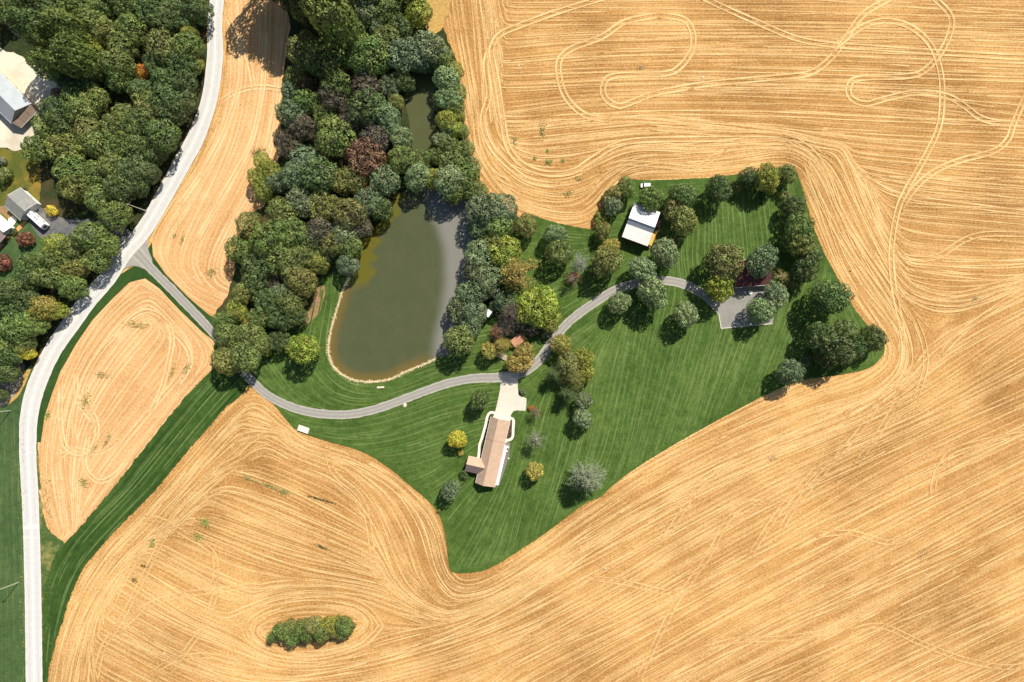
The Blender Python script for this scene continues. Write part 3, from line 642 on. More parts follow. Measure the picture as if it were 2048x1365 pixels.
# mowing lines
LS = [
 [(1290, 640), (1265, 760), (1235, 900), (1200, 985)], [(1400, 640), (1370, 760), (1330, 880)], [(1520, 660), (1490, 740), (1465, 810)], [(1620, 640), (1590, 720), (1570, 770)], [(1180, 780), (1160, 880), (1120, 1010)], [(1080, 850), (1050, 960), (1020, 1080)], [(1000, 1000), (960, 1080), (925, 1140)],
 [(1380, 470), (1378, 520), (1385, 560)], [(1450, 400), (1455, 470)], [(1520, 400), (1530, 480)], [(1620, 600), (1600, 660)], [(1700, 600), (1720, 640)],
 [(520, 790), (588, 835), (660, 850), (740, 840), (820, 818), (900, 790), (985, 775)], [(600, 860), (700, 880), (790, 870), (880, 840), (960, 820)], [(760, 925), (830, 915), (900, 890)], [(850, 990), (900, 960), (930, 930)], [(900, 1050), (940, 1000)],
 [(664, 560), (660, 620), (650, 690), (655, 730), (690, 765), (740, 780), (800, 772), (880, 742), (950, 730)], [(640, 610), (625, 680), (620, 740), (660, 790), (720, 805), (790, 790), (880, 758)], [(560, 740), (600, 790), (660, 815)], [(590, 700), (600, 750), (640, 790)],
 [(1090, 620), (1150, 600), (1220, 560), (1260, 520)], [(1120, 640), (1180, 590), (1250, 550)], [(1060, 480), (1150, 500), (1220, 480)], [(1100, 460), (1180, 470)], [(1250, 480), (1260, 500)], [(1050, 600), (1110, 580)], [(1340, 370), (1400, 365)],
]
lf = Flow(LS, 420, 320, 1800, 1160, 10, 1.8)
R = Ribbons(.02)
for L in lf.lines(9000, 4.2, 30, 260, in_lawn, box=(425, 325, 1780, 1150)):
    R.add(L, rnd.uniform(1.0, 2.0), rnd.uniform(.15, .5), 1.0 if rnd.random() < .5 else 0, .208)
for L in lf.lines(4000, 6.2, 90, 600, in_lawn, box=(425, 325, 1780, 1150)):
    R.add(L, rnd.uniform(1.0, 1.7), rnd.uniform(.25, .55), 0, .208)
R.build('mowing_lines', LAWN, 'pale and dark mowing lines in the lawn grass')
sf = Flow([[(470, 740), (410, 805), (340, 890), (270, 975), (215, 1030), (165, 1085), (130, 1140), (108, 1210), (98, 1290), (88, 1400)], [(445, 720), (380, 800), (300, 895), (230, 985), (170, 1050), (125, 1110)], [(490, 770), (430, 835), (330, 955), (230, 1060), (160, 1145), (125, 1240)]], 60, 690, 520, 1450, 10, 1.8)
R = Ribbons()
for L in sf.lines(2500, 3.4, 60, 400, in_strip, box=(65, 695, 515, 1440)):
    R.add(L, rnd.uniform(1.2, 2.0), rnd.uniform(.3, .65), 1.0 if rnd.random() < .5 else 0, .203)
for L in sf.lines(900, 12, 300, 1200, in_strip, box=(65, 695, 515, 1440)):
    R.add(L, 3.4, rnd.uniform(.55, .9), 1.0, .203)
for L in sf.lines(900, 9, 200, 900, in_strip, box=(65, 695, 515, 1440)):
    R.add(L, 1.6, rnd.uniform(.5, .85), 0, .203)
R.build('mowing_lines', STRIP, 'pale mowing lines along the diagonal grass waterway')
mf = Flow([[(10, 830), (14, 1000), (18, 1200), (20, 1400)], [(36, 840), (38, 1000), (46, 1200), (50, 1400)]], -80, 800, 80, 1450)
R = Ribbons()
for L in mf.lines(900, 5, 50, 300, in_mead, box=(-70, 810, 50, 1440)):
    R.add(L, rnd.uniform(1, 2), rnd.uniform(.2, .5), 1.0 if rnd.random() < .5 else 0, .193)
R.build('mowing_lines', MEADOW, 'faint lines in the grass left of the road')

# ------------------------------------------------------------------ trees
def leafquads(P, Nrm, size, tint, rg, asp=.75, tilt=.30):
    """one small two-triangle leaf clump per point, facing roughly along its normal"""
    n = len(P)
    Nn = Nrm + rg.normal(0, tilt, (n, 3)); Nn /= np.linalg.norm(Nn, axis=1)[:, None] + 1e-9
    r = rg.normal(0, 1, (n, 3)); T = np.cross(Nn, r); T /= np.linalg.norm(T, axis=1)[:, None] + 1e-9
    B = np.cross(Nn, T); s = size[:, None]
    V = np.stack([P - T * s, P - B * s * asp + Nn * s * .15, P + T * s, P + B * s * asp + Nn * s * .15], 1).reshape(-1, 3)
    return V, np.repeat(tint, 4)
def build_leafmesh(name, V, tint, hue):
    n = len(V) // 4
    me = bpy.data.meshes.new(name); me.vertices.add(len(V)); me.vertices.foreach_set('co', V.astype(np.float32).ravel())
    me.loops.add(n * 4); me.loops.foreach_set('vertex_index', np.arange(n * 4, dtype=np.int32))
    me.polygons.add(n); me.polygons.foreach_set('loop_start', np.arange(0, n * 4, 4, dtype=np.int32)); me.polygons.foreach_set('loop_total', np.full(n, 4, dtype=np.int32))
    me.materials.append(LEAF); me.update(calc_edges=True)
    for k, a in (('tint', tint), ('hue', hue)):
        me.attributes.new(k, 'FLOAT', 'POINT').data.foreach_set('value', a.astype(np.float32))
    me.validate(); return me
def sphere_pts(n, rg):
    v = rg.normal(0, 1, (n, 3)); return v / np.linalg.norm(v, axis=1)[:, None]
def crown_lobes(seed, nl, lr, cz=1.22, vz=.78, n=4200, leaf=(.045, .085), shell=.66, squash=1.0, ell=1.0):
    """lobed crown of radius about 1: leaves sit on the outer faces of many overlapping lobes"""
    rg = np.random.default_rng(seed)
    D = sphere_pts(nl * 6, rg); D = D[D[:, 2] > -.45][:nl]
    # push lobes apart
    for _ in range(30):
        for i in range(len(D)):
            df = D[i] - D; q = (df ** 2).sum(1) + .02; D[i] += .012 * (df / q[:, None] ** 1.5).sum(0)
            D[i] /= np.linalg.norm(D[i]); 
            if D[i, 2] < -.4: D[i, 2] = -.4; D[i] /= np.linalg.norm(D[i])
    R = rg.uniform(lr[0], lr[1], len(D)); sh = shell * rg.uniform(.8, 1.12, len(D))
    C = D * sh[:, None] * np.array([ell, 1, vz]); C[:, 2] += cz
    C = np.concatenate([C, [[0, 0, cz + .05]]]); R = np.append(R, .52 * min(1, vz + .1))
    lt = rg.uniform(.72, 1.25, len(C)); lh = rg.uniform(.2, .8, len(C))
    k = (R ** 2); cnt = (n * k / k.sum()).astype(int); PV = []; NV = []; TV = []; HV = []
    for i in range(len(C)):
        q = sphere_pts(cnt[i], rg); rr = R[i] * (1 + rg.normal(0, .07, len(q))); P = C[i] + q * rr[:, None] * np.array([1, 1, squash])
        dd = np.linalg.norm(P[:, None] - C[None], axis=2) / R[None]; dd[:, i] = 9
        keep = (dd.min(1) > .84) & (P[:, 2] > cz - vz * .8)
        P = P[keep]; q = q[keep]
        PV.append(P); NV.append(q); TV.append(lt[i] * rg.uniform(.70, 1.30, len(P))); HV.append(np.clip(lh[i] + rg.normal(0, .15, len(P)), 0, 1))
    P = np.concatenate(PV); Nn = np.concatenate(NV); T = np.concatenate(TV); Hh = np.concatenate(HV)
    V, t = leafquads(P, Nn, rg.uniform(leaf[0], leaf[1], len(P)), T, rg)
    return build_leafmesh('crown', V, t, np.repeat(Hh, 4)), C
def trunk_mesh(C, cz, mat, rg, r0=.075, pale=False, nb=7):
    mb = MB(); mb.tube((0, 0, -.02), (.01, .0, cz * .6), r0, r0 * .7, 8); mb.tube((.01, 0, cz * .6), (0, .01, cz * 1.15), r0 * .7, r0 * .3, 7)
    idx = list(range(len(C))); rg.shuffle(idx)
    for i in idx[:nb]:
        c = C[i]; mb.tube((0.005, 0, cz * rg.uniform(.45, .75)), (c[0] * .85, c[1] * .85, c[2]), r0 * .42, r0 * .12, 5)
    return mb.me('trunk', mat)
PROTO = {}
def proto(kind, i, crown, C, cz, mat=None, r0=.075, nb=7):
    PROTO.setdefault(kind, []).append((crown, trunk_mesh(C, cz, mat or BARK, random.Random(i), r0, nb=nb), cz))
for i in range(4):
    cr, C = crown_lobes(100 + i, 24, (.26, .40), n=7600, leaf=(.034, .066)); proto('broad', i, cr, C, 1.22)
for i in range(3):
    cr, C = crown_lobes(200 + i, 34, (.20, .31), n=6600, leaf=(.032, .060), shell=.74, vz=.92); proto('round', i, cr, C, 1.22)
for i in range(2):
    cr, C = crown_lobes(300 + i, 14, (.26, .44), cz=.62, vz=.55, n=2600, leaf=(.05, .10), shell=.6); proto('shrub', i, cr, C, .62, r0=.05, nb=5)
for i in range(2):   # tall crowns that are longer than wide
    cr, C = crown_lobes(400 + i, 30, (.22, .36), n=6800, leaf=(.034, .066), ell=1.35, vz=.8); proto('long', i, cr, C, 1.22)
def radial_tree(seed, nbr, cz, vz, n, leaf, droop, spread=.06, up=.2):
    """leaves strung along branches that radiate from the trunk"""
    rg = np.random.default_rng(seed); PV = []; NV = []; TV = []; br = []
    for b in range(nbr):
        a = rg.uniform(0, 2 * math.pi); h = rg.uniform(0, 1) ** .8; z0 = cz - vz * .7 + h * vz * 1.5
        ln = (1 - .75 * h ** 1.4) * rg.uniform(.86, 1.05)
        e = np.array([math.cos(a) * ln, math.sin(a) * ln, z0 + up * ln - droop * ln]); s0 = np.array([0, 0, z0]); br.append((s0, e))
        m = int(n / nbr * (.4 + ln)); t = rg.uniform(.12, 1, m) ** .75
        P = s0 + (e - s0) * t[:, None] + rg.normal(0, 1, (m, 3)) * (spread * (.5 + t))[:, None]
        PV.append(P); q = rg.normal(0, .5, (m, 3)); q[:, 2] += 1.0; NV.append(q / np.linalg.norm(q, axis=1)[:, None]); TV.append(rg.uniform(.65, 1.35, m) * rg.uniform(.8, 1.2))
    P = np.concatenate(PV); Nn = np.concatenate(NV); T = np.concatenate(TV)
    V, t = leafquads(P, Nn, rg.uniform(leaf[0], leaf[1], len(P)), T, rg, .4, .6)
    return build_leafmesh('crown', V, t, np.repeat(rg.uniform(.2, .8, len(P)), 4)), br
def radial_proto(kind, seed, nbr, cz, vz, n, leaf, droop, mat, spread, up=.2, r0=.06):
    cr, br = radial_tree(seed, nbr, cz, vz, n, leaf, droop, spread, up)
    mb = MB(); mb.tube((0, 0, -.02), (0, 0, cz + vz * .75), r0, r0 * .2, 8)
    for s0, e in br: mb.tube(s0, s0 + (e - s0) * .92, r0 * .3, r0 * .08, 4)
    PROTO.setdefault(kind, []).append((cr, mb.me('trunk', mat), cz))
radial_proto('pine', 1, 170, 1.0, .85, 13000, (.018, .036), .10, PALEBARK, .030)
radial_proto('sparse', 2, 46, 1.1, .75, 1700, (.022, .045), .0, PALEBARK, .06, .35, .045)
radial_proto('sparse', 3, 40, 1.0, .7, 1500, (.022, .045), .0, PALEBARK, .07, .4, .045)
radial_proto('feather', 4, 70, 1.2, .9, 4200, (.028, .055), .15, BARK, .07)

PAL = dict(hg=(.145, .215, .050), dg=(.118, .168, .050), mg=(.175, .235, .058), gg=(.185, .240, .112), lg=(.25, .33, .14), ol=(.215, .235, .062), yg=(.28, .305, .050), yl=(.66, .56, .07), br=(.135, .115, .075), rd=(.52, .10, .045), og=(.66, .27, .045), rb=(.22, .13, .066), pl=(.27, .32, .18), gy=(.30, .28, .22), yo=(.40, .34, .08), lm=(.32, .375, .055), ro=(.30, .105, .068))
CW = dict(hg='green', dg='dark green', mg='mid green', gg='grey-green', lg='light green', ol='olive', yg='yellow-green', yl='yellow', br='brownish grey', rd='red', og='orange', rb='reddish brown', pl='pale silvery', gy='grey half-bare', yo='yellow-olive', lm='lime green', ro='dark red')
def tree(px, py, r, col, kind='broad', label=None, group=None, hf=1.0, name=None, cat='tree', idx=None):
    rm = r * S
    lst = PROTO[kind]; cr, tr, cz = lst[rnd.randrange(len(lst)) if idx is None else idx % len(lst)]
    zz = cz * rm * hf; x, y = U(px, py, zz)
    nm = name or {'shrub': 'shrub', 'pine': 'pine_tree', 'feather': 'conifer_tree'}.get(kind, 'broadleaf_tree')
    e = empty(nm, (x, y, .03), 0 if kind == 'long' else rnd.uniform(0, 6.28), label, cat, group)
    j = lambda: rnd.uniform(.95, 1.05)
    q = rnd.uniform(.88, 1.13); e.scale = (rm * q, rm / q, rm * hf * j())
    e.rotation_euler = (rnd.uniform(-.09, .09), rnd.uniform(-.09, .09), e.rotation_euler[2])
    t = link('trunk', tr, e); c = link('crown', cr, e)
    b = PAL[col]; v = rnd.uniform(.86, 1.14)
    c.color = tuple(max(.004, x_ * v * rnd.uniform(.93, 1.07)) for x_ in b) + (1,)
    return e
def size_word(r): return 'small ' if r < 19 else ('big ' if r > 31 else '')
LM = {'r': [(286, 143, 'the orange tree'), (40, 200, 'the long barn'), (40, 405, 'the grey garage'), (71, 440, 'the white trailer'), (51, 480, 'the upper red shrub'), (294, 423, 'the utility pole by the road'), (94, 618, 'the bright yellow-olive tree'), (54, 706, 'the yellow tree'), (440, 20, 'the top of the road'), (420, 190, 'the road bend'), (187, 98, 'the yellow-green tree'), (227, 203, 'the dark gap'), (265, 480, 'the driveway junction'), (20, 760, 'the dusty turnout'), (115, 187, 'the little russet tree'), (103, 423, 'the yellow shrub')],
      'p': [(735, 253, 'the small bright red tree'), (730, 316, 'the big reddish tree'), (736, 379, 'the small red tree'), (842, 240, 'the upper pond'), (619, 170, 'the reddish edge tree'), (550, 567, 'the purple-brown tree'), (607, 697, 'the lime-yellow tree'), (630, 610, 'the brown litter bank'), (511, 360, 'the lime trees in the field'), (499, 644, 'the small orange tree'), (800, 420, 'the top of the main pond'), (740, 500, 'the weedy pond shore'), (455, 690, 'the driveway in the wood'), (880, 20, 'the dry yellow bank'), (560, 60, 'the upper field strip'), (654, 29, 'the big top-border tree'), (801, 277, 'the light waterside tree'), (915, 261, 'the bright field-edge tree'), (675, 280, 'the biggest tree of the wood')],
      'e': [(976, 627, 'the white-roofed hut'), (996, 582, 'the smaller white hut'), (915, 682, 'the olive tree at the pond corner'), (1078, 612, 'the lime green tree'), (1050, 440, 'the field corner'), (930, 440, 'the top right pond shore'), (930, 540, 'the right pond shore')]}
def wood_trees(rows, key, where, group, kf, hf):
    T = [(float(a[0]), float(a[1]), float(a[2]), a[3]) for a in (q.split(',') for q in rows.split()) if float(a[2]) > 5]
    B = {}
    for i, (px, py, r, c) in enumerate(T):
        lm = min((l for l in LM[key] if math.dist((px, py), l[:2]) > 6), key=lambda l: math.dist((px, py), l[:2]))
        dx, dy = px - lm[0], py - lm[1]; an = (math.degrees(math.atan2(dy, dx)) + 382.5) % 360
        dr = ('right of', 'below right of', 'below', 'below left of', 'left of', 'above left of', 'above', 'above right of')[int(an // 45) % 8]
        B.setdefault((size_word(r) + CW[c], dr, lm[2]), []).append((math.dist((px, py), lm[:2]), i))
    for (w, dr, lm), lst in B.items():
        lst.sort()
        for k, (_, i) in enumerate(lst):
            px, py, r, c = T[i]
            o_ = '' if len(lst) == 1 else (', nearest one', ', second nearest', ', third nearest', ', fourth nearest')[k]
            T[i] = T[i] + ('%s tree %s %s%s%s' % (w, dr, lm, o_, where),)
    for px, py, r, c, lab in T: tree(px, py, r * kf, c, 'long' if rnd.random() < .3 else 'broad', lab, group, hf=hf * (2.1 if key == 'r' and 30 < px < 165 and 30 < py < 150 else 1.9 if key == 'p' and px < 665 and py < 35 and px != 584 else 1))

WW = '''23,14,24,mg 100,14,24,dg 155,21,28,mg 199,14,24,mg 253,16,26,mg 305,23,28,dg 350,18,24,dg 396,21,25,dg 70,54,32,dg 131,47,28,mg 188,47,26,ol 265,58,28,mg 211,63,24,ol 328,45,26,dg 370,42,20,dg 382,68,16,yg 328,94,30,ol 375,94,28,mg 112,91,24,yg 143,80,20,mg 187,98,22,yg 246,91,28,mg 145,110,26,mg 94,127,24,mg 141,131,26,mg 188,138,24,mg 234,131,30,mg 286,143,13,og 312,131,24,dg 363,131,28,dg 392,130,16,yg 141,162,24,dg 178,169,22,dg 239,162,24,mg 281,183,24,dg 333,169,26,dg 368,164,24,dg 115,187,11,rb 150,202,28,mg 188,195,24,ol 117,223,28,dg 164,225,28,mg 335,199,30,dg 372,204,22,dg 293,204,24,mg 300,225,24,ol 251,232,22,mg 340,228,26,dg 91,253,24,mg 131,256,24,dg 178,263,26,ol 234,253,28,mg 281,249,26,mg 328,270,30,dg 75,298,26,mg 131,296,30,ol 192,288,26,mg 234,293,26,mg 277,293,24,dg 312,303,24,dg
145,339,30,mg 188,345,26,mg 223,334,26,ol 270,339,28,dg 300,345,22,dg 152,372,28,ol 199,397,26,mg 244,372,28,dg 275,369,22,dg 238,433,27,mg 185,475,32,mg 117,489,24,yg 210,490,24,mg 145,498,24,mg 194,515,25,mg 70,526,26,mg 112,522,26,mg 152,536,22,ol 59,554,26,dg 101,554,26,mg 146,571,25,mg 23,583,28,dg 54,601,24,dg 94,618,24,yo 70,634,20,yg 112,624,18,yg 20,620,24,dg 35,654,30,mg 70,648,22,mg 12,680,24,mg 47,690,20,mg 54,706,15,yl 12,718,24,dg 10,748,22,dg 2,790,12,dg 30,330,1,dg -35,20,34,mg -40,600,34,dg -35,660,34,dg -30,730,32,dg 300,-40,34,mg 220,-42,34,dg 140,-38,34,mg 60,-34,34,mg 380,-35,30,dg'''
wood_trees(WW, 'r', ', road wood', 'trees of the wood by the road', 1.06, .95)
WC = '''584,-2,22,dg 654,29,44,mg 615,15,24,ol 733,23,28,gg 772,18,28,mg 836,23,26,yg 800,55,24,dg 757,58,20,gg 607,106,34,ol 701,76,32,mg 654,117,36,mg 736,117,38,mg 777,80,28,mg 810,111,34,gg 859,100,32,gg 842,128,22,gg 886,117,24,mg 619,170,18,rb 584,182,20,gg 596,150,22,ol 675,164,30,mg 730,173,28,br 777,172,20,gg 660,196,28,br 613,205,26,mg 733,211,36,dg 584,229,28,gg 649,229,22,mg 707,243,28,br 777,234,26,gg 793,205,16,ol 607,255,26,br 669,278,38,mg 735,253,9,rd 751,278,28,br 801,277,22,lg 780,258,22,gg 575,287,24,br 610,322,30,gg 730,316,34,rb 806,317,28,mg 842,322,22,mg 871,312,18,mg 645,351,34,dg 596,351,28,gg 683,366,26,ol 769,360,28,gg 736,379,14,rd 707,357,26,ol 836,352,26,lg 871,360,22,yg 906,328,24,mg 900,293,20,mg 884,281,16,lg 915,261,15,yg 894,243,20,yg 918,234,13,yg 896,199,22,lg 912,214,18,mg 922,262,14,mg 930,300,20,mg 944,334,18,mg 880,215,12,mg 808,160,20,dg 900,258,16,lg 915,187,17,mg 893,158,24,lg 912,140,17,yg 900,363,30,lg 935,357,26,mg 912,386,24,mg 953,384,22,mg 525,325,17,yg 537,345,21,yg 511,360,18,lm 528,381,20,yg 560,366,22,gg
607,403,28,gg 566,427,30,ol 648,412,28,ol 701,430,32,ol 739,406,26,gg 758,418,24,dg 720,448,24,br 499,453,26,ol 479,497,26,mg 537,477,36,mg 584,468,30,mg 619,477,24,dg 643,459,26,br 689,471,28,gg 672,491,26,ol 697,495,24,mg 517,526,30,dg 561,515,30,mg 602,515,26,mg 637,526,22,yg 587,544,26,ol 695,533,22,gg 654,509,20,dg 550,567,16,br 607,567,27,ol 508,562,26,dg 487,585,22,ol 537,603,26,dg 584,609,26,mg 561,590,20,gg 476,620,20,yg 464,611,9,lm 452,641,20,mg 499,644,11,og 522,635,22,mg 566,638,24,dg 596,632,18,dg 458,673,26,mg 502,670,28,mg 452,723,27,ol 496,711,29,mg 534,707,8,yl 561,682,20,dg 524,690,20,mg 555,-62,36,mg 515,-80,36,dg 600,-50,40,mg 560,-30,30,dg 628,-75,40,mg 575,-95,40,dg 660,-45,40,mg 740,-40,40,mg 820,-35,34,mg 590,-40,36,dg'''
wood_trees(WC, 'p', ', pond wood', 'trees of the wood by the pond', 1.06, .95)
WE = '''962,418,34,gg 1000,420,30,gg 956,452,26,gg 991,456,28,mg 950,509,30,gg 979,488,26,ol 1006,503,32,yg 1010,545,26,ol 945,538,26,gg 964,556,30,gg 938,585,28,gg 968,574,22,gg 920,618,26,gg 944,623,26,gg 938,650,24,gg 986,612,12,gg'''
WE = ' '.join(','.join([str(float(q.split(',')[0]) + (8 if float(q.split(',')[1]) < 600 else 3))] + q.split(',')[1:]) for q in WE.split())
wood_trees(WE, 'e', '', 'trees on the right shore of the pond', 1.04, .9)
# trees that stand apart, one by one
ONE = [
 (607, 697, 29, 'lm', 'round', 'round lime-yellow tree on the lawn left of the pond'),
 (915, 682, 30, 'ol', 'round', 'round olive tree at the lower right corner of the pond'),
 (1036, 545, 40, 'yo', 'feather', 'large feathery yellow-green tree with drooping branches above the lime tree'),
 (1078, 612, 40, 'lm', 'long', 'broad lime green tree left of the driveway bend'),
 (1100, 640, 24, 'yg', 'broad', 'yellow-green tree against the driveway, below the broad lime tree'),
 (1009, 606, 22, 'gg', 'broad', 'grey-green tree right of the two white roofs'),
 (1020, 632, 30, 'br', 'feather', 'brown-grey tree above the salmon roof'),
 (995, 668, 22, 'rb', 'feather', 'russet tree left of the salmon roof'),
 (1062, 655, 19, 'br', 'broad', 'small brown tree right of the salmon roof'),
 (1051, 708, 21, 'yo', 'round', 'yellow-olive tree just below the salmon roof'),
 (980, 702, 17, 'yo', 'broad', 'small yellow-olive tree left of the pale log pile'),
 (1040, 726, 25, 'yo', 'round', 'yellow-olive tree overhanging the driveway fork'),
 (1012, 648, 24, 'gy', 'sparse', 'grey bare-twigged tree right of the larger white-roofed hut'),
 (1040, 640, 27, 'br', 'feather', 'dark brown-grey tree left of the broad lime tree'),
 (1003, 692, 20, 'yo', 'feather', 'feathery yellow-brown tree above the pale log pile'),
 (1093, 664, 13, 'gg', 'shrub', 'grey-green shrub at the driveway edge by the brown tree'),
 (1122, 690, 21, 'yo', 'round', 'golden tree right of the driveway, topmost of the row'),
 (1166, 716, 22, 'yg', 'round', 'yellow-green tree at the right side of the row below the driveway'),
 (1136, 728, 25, 'ol', 'broad', 'olive tree in the middle of the row below the driveway'),
 (1168, 744, 20, 'yg', 'round', 'yellow-green tree below the other in the row by the east lawn'),
 (1146, 757, 27, 'ol', 'feather', 'dark olive tree low in the row beside the east lawn'),
 (1110, 748, 22, 'dg', 'feather', 'dark feathery conifer on the left of the row below the driveway'),
 (1135, 786, 22, 'dg', 'feather', 'dark feathery conifer at the foot of the tree row'),
 (1166, 801, 18, 'gg', 'round', 'small grey-green tree under the tree row'),
 (1167, 838, 20, 'lg', 'round', 'small light green tree alone under the tree row'),
 (957, 800, 20, 'dg', 'round', 'small dark round tree left of the concrete forecourt'),
 (1075, 823, 18, 'rb', 'sparse', 'thin reddish tree right of the concrete forecourt'),
 (1075, 880, 24, 'pl', 'sparse', 'pale wispy tree right of the long tan house'),
 (914, 877, 18, 'yl', 'round', 'bright yellow round tree left of the long tan house'),
 (1071, 942, 18, 'yo', 'round', 'round golden tree right of the lower end of the house'),
 (1173, 955, 38, 'pl', 'pine', 'large pale pine with branches like a star at the lawn edge'),
 (901, 978, 19, 'gg', 'round', 'small grey-green tree below left of the house wing'),
 (1055, 452, 22, 'ol', 'broad', 'olive tree at the field edge left of the small orchard'),
 (1112, 470, 22, 'gg', 'broad', 'grey-green tree topmost in the lawn above the driveway'),
 (1117, 508, 26, 'mg', 'broad', 'mid green tree with a long shadow above the wispy red tree'),
 (1160, 525, 25, 'gy', 'sparse', 'grey half-bare tree beside the wispy red tree'),
 (1213, 522, 30, 'ol', 'round', 'large olive tree left of the barn path'),
 (1222, 494, 17, 'yo', 'round', 'small golden tree just above the large olive tree'),
 (1147, 558, 20, 'rb', 'sparse', 'wispy reddish tree with a bright red top on the lawn'),
 (1206, 463, 17, 'ol', 'round', 'small olive tree at the field corner left of the barn'),
 (1202, 436, 16, 'yg', 'shrub', 'yellow-green shrub at the field corner left of the barn'),
 (1250, 376, 20, 'mg', 'broad', 'mid green tree left of the white van'),
 (1234, 386, 18, 'ol', 'broad', 'small olive tree above left of the barn'),
 (1227, 413, 19, 'gg', 'broad', 'grey-green tree left of the barn roof'),
 (1216, 400, 16, 'ol', 'shrub', 'olive shrub on the field edge left of the barn'),
 (1302, 400, 24, 'mg', 'round', 'mid green tree leaning over the upper edge of the barn roof'),
 (1363, 393, 26, 'dg', 'round', 'dark green tree upper of the pair right of the barn'),
 (1347, 424, 22, 'ol', 'broad', 'olive tree touching the right side of the barn'),
 (1369, 440, 27, 'ol', 'broad', 'olive tree lower of the pair right of the barn'),
 (1435, 377, 26, 'dg', 'round', 'dark round tree alone on the upper lawn edge'),
 (1469, 376, 14, 'ol', 'shrub', 'olive shrub right of the dark round tree on the upper lawn edge'),
 (1498, 356, 20, 'dg', 'round', 'dark green tree left of the yellow-green trees at the lawn corner'),
 (1530, 354, 26, 'yg', 'round', 'yellow-green tree at the upper right lawn corner'),
 (1537, 378, 14, 'yg', 'round', 'small yellow-green tree below the bigger one at the lawn corner'),
 (1571, 348, 20, 'ol', 'round', 'olive tree in the very corner of the upper lawn'),
 (1570, 394, 14, 'ol', 'shrub', 'olive shrub at the head of the right hand hedge row'),
 (1590, 416, 23, 'dg', 'round', 'dark tree at the head of the right hand tree row'),
 (1601, 461, 30, 'mg', 'round', 'mid green tree second from the top of the right hand row'),
 (1605, 490, 28, 'ol', 'round', 'olive tree in the middle of the right hand row'),
 (1580, 484, 20, 'dg', 'broad', 'dark tree on the lawn side of the right hand row'),
 (1618, 508, 24, 'dg', 'round', 'dark tree on the field side of the right hand row'),
 (1614, 534, 28, 'dg', 'round', 'dark tree at the foot of the right hand row'),
 (1334, 507, 27, 'lg', 'round', 'light green tree just below the barn'),
 (1350, 484, 12, 'ol', 'shrub', 'olive shrub between the barn and the light green tree'),
 (1318, 490, 13, 'mg', 'shrub', 'green shrub at the lower right corner of the barn'),
 (1289, 539, 27, 'lg', 'round', 'light green tree above the driveway, left of the pair'),
 (1307, 587, 30, 'lg', 'round', 'light green tree hiding the driveway'),
 (1239, 607, 23, 'lg', 'round', 'light green tree right below the driveway curve'),
 (1371, 632, 26, 'lg', 'round', 'light green tree alone on the lawn left of the parking pad'),
 (1450, 527, 38, 'ol', 'round', 'large olive tree left of the maroon roof'),
 (1525, 524, 31, 'gg', 'round', 'grey-green tree behind the maroon roof'),
 (1440, 580, 28, 'yg', 'round', 'yellow-green tree where the driveway meets the parking pad'),
 (1553, 590, 25, 'lg', 'round', 'light green tree upper right of the parking pad'),
 (1521, 622, 26, 'lg', 'round', 'light green tree standing over the parking pad'),
 (1566, 552, 19, 'yo', 'sparse', 'thin yellow tree right of the maroon roof'),
 (1587, 573, 10, 'ol', 'shrub', 'small olive shrub beside the thin yellow tree'),
 (1663, 593, 36, 'dg', 'round', 'large dark round tree alone by the right field edge'),
 (1643, 672, 31, 'dg', 'round', 'dark tree at the left end of the corner clump'),
 (1690, 670, 29, 'dg', 'round', 'dark tree at the top of the corner clump'),
 (1672, 697, 33, 'dg', 'round', 'large dark tree in the middle of the corner clump'),
 (1711, 694, 25, 'dg', 'round', 'dark tree at the lower right of the corner clump'),
 (1748, 678, 26, 'dg', 'round', 'dark tree at the right tip of the corner clump'),
 (1653, 712, 25, 'dg', 'round', 'dark tree at the lower left of the corner clump'),
 (1579, 746, 26, 'gg', 'round', 'grey-green tree alone at the lower lawn edge'),
 (1607, 724, 14, 'gg', 'shrub', 'grey-green shrub between the corner clump and the lone tree'),
]
for px, py, r, c, k, lab in ONE:
    shr = k == 'shrub'
    tree(px, py, r * 1.04, c, k, lab, None, hf=(.9 if shr else .72 if px in (1078, 1040, 1100, 1062) else 1.0), cat='shrub' if shr else 'tree')
SH = [
 (51, 480, 17, 'ro', 'round red shrub on the lawn below the white trailer'), (5, 526, 17, 'ro', 'round red shrub at the left border, below the other red one'),
 (103, 423, 12, 'yl', 'small yellow shrub right of the white trailer'), (7, 352, 17, 'ol', 'dark olive shrub at the left border above the grey garage'), (4, 322, 10, 'pl', 'pale flowering shrub at the left border below the gravel yard'),
 (48, 378, 6, 'dg', 'tiny dark shrub at the top corner of the grey garage'), (27, 463, 7, 'dg', 'dark shrub beside the orange mulch path, nearest the trailer'), (15, 473, 7, 'mg', 'green shrub in the middle of the orange mulch path'), (5, 482, 7, 'dg', 'dark shrub at the left border beside the orange mulch path'),
 (1046, 784, 7.5, 'gg', 'small grey-green shrub in the corner of the concrete forecourt'), (1062, 817, 6.5, 'og', 'small orange shrub beside the thin reddish tree'),
 (928, 949, 10, 'dg', 'dark shrub at the end of the house wing'), (921, 906, 7, 'yo', 'small yellow shrub above the house wing'), (983, 832, 4, 'dg', 'dark shrub at the upper left corner of the house'),
 (1149, 552, 9, 'rd', 'bright red bush at the top of the wispy reddish tree'),
 (877, 1023, 4, 'ol', 'tiny olive sapling at the lower left lawn edge'),
]
for px, py, r, c, lab in SH: tree(px, py, r, c, 'shrub', lab, None, cat='shrub')
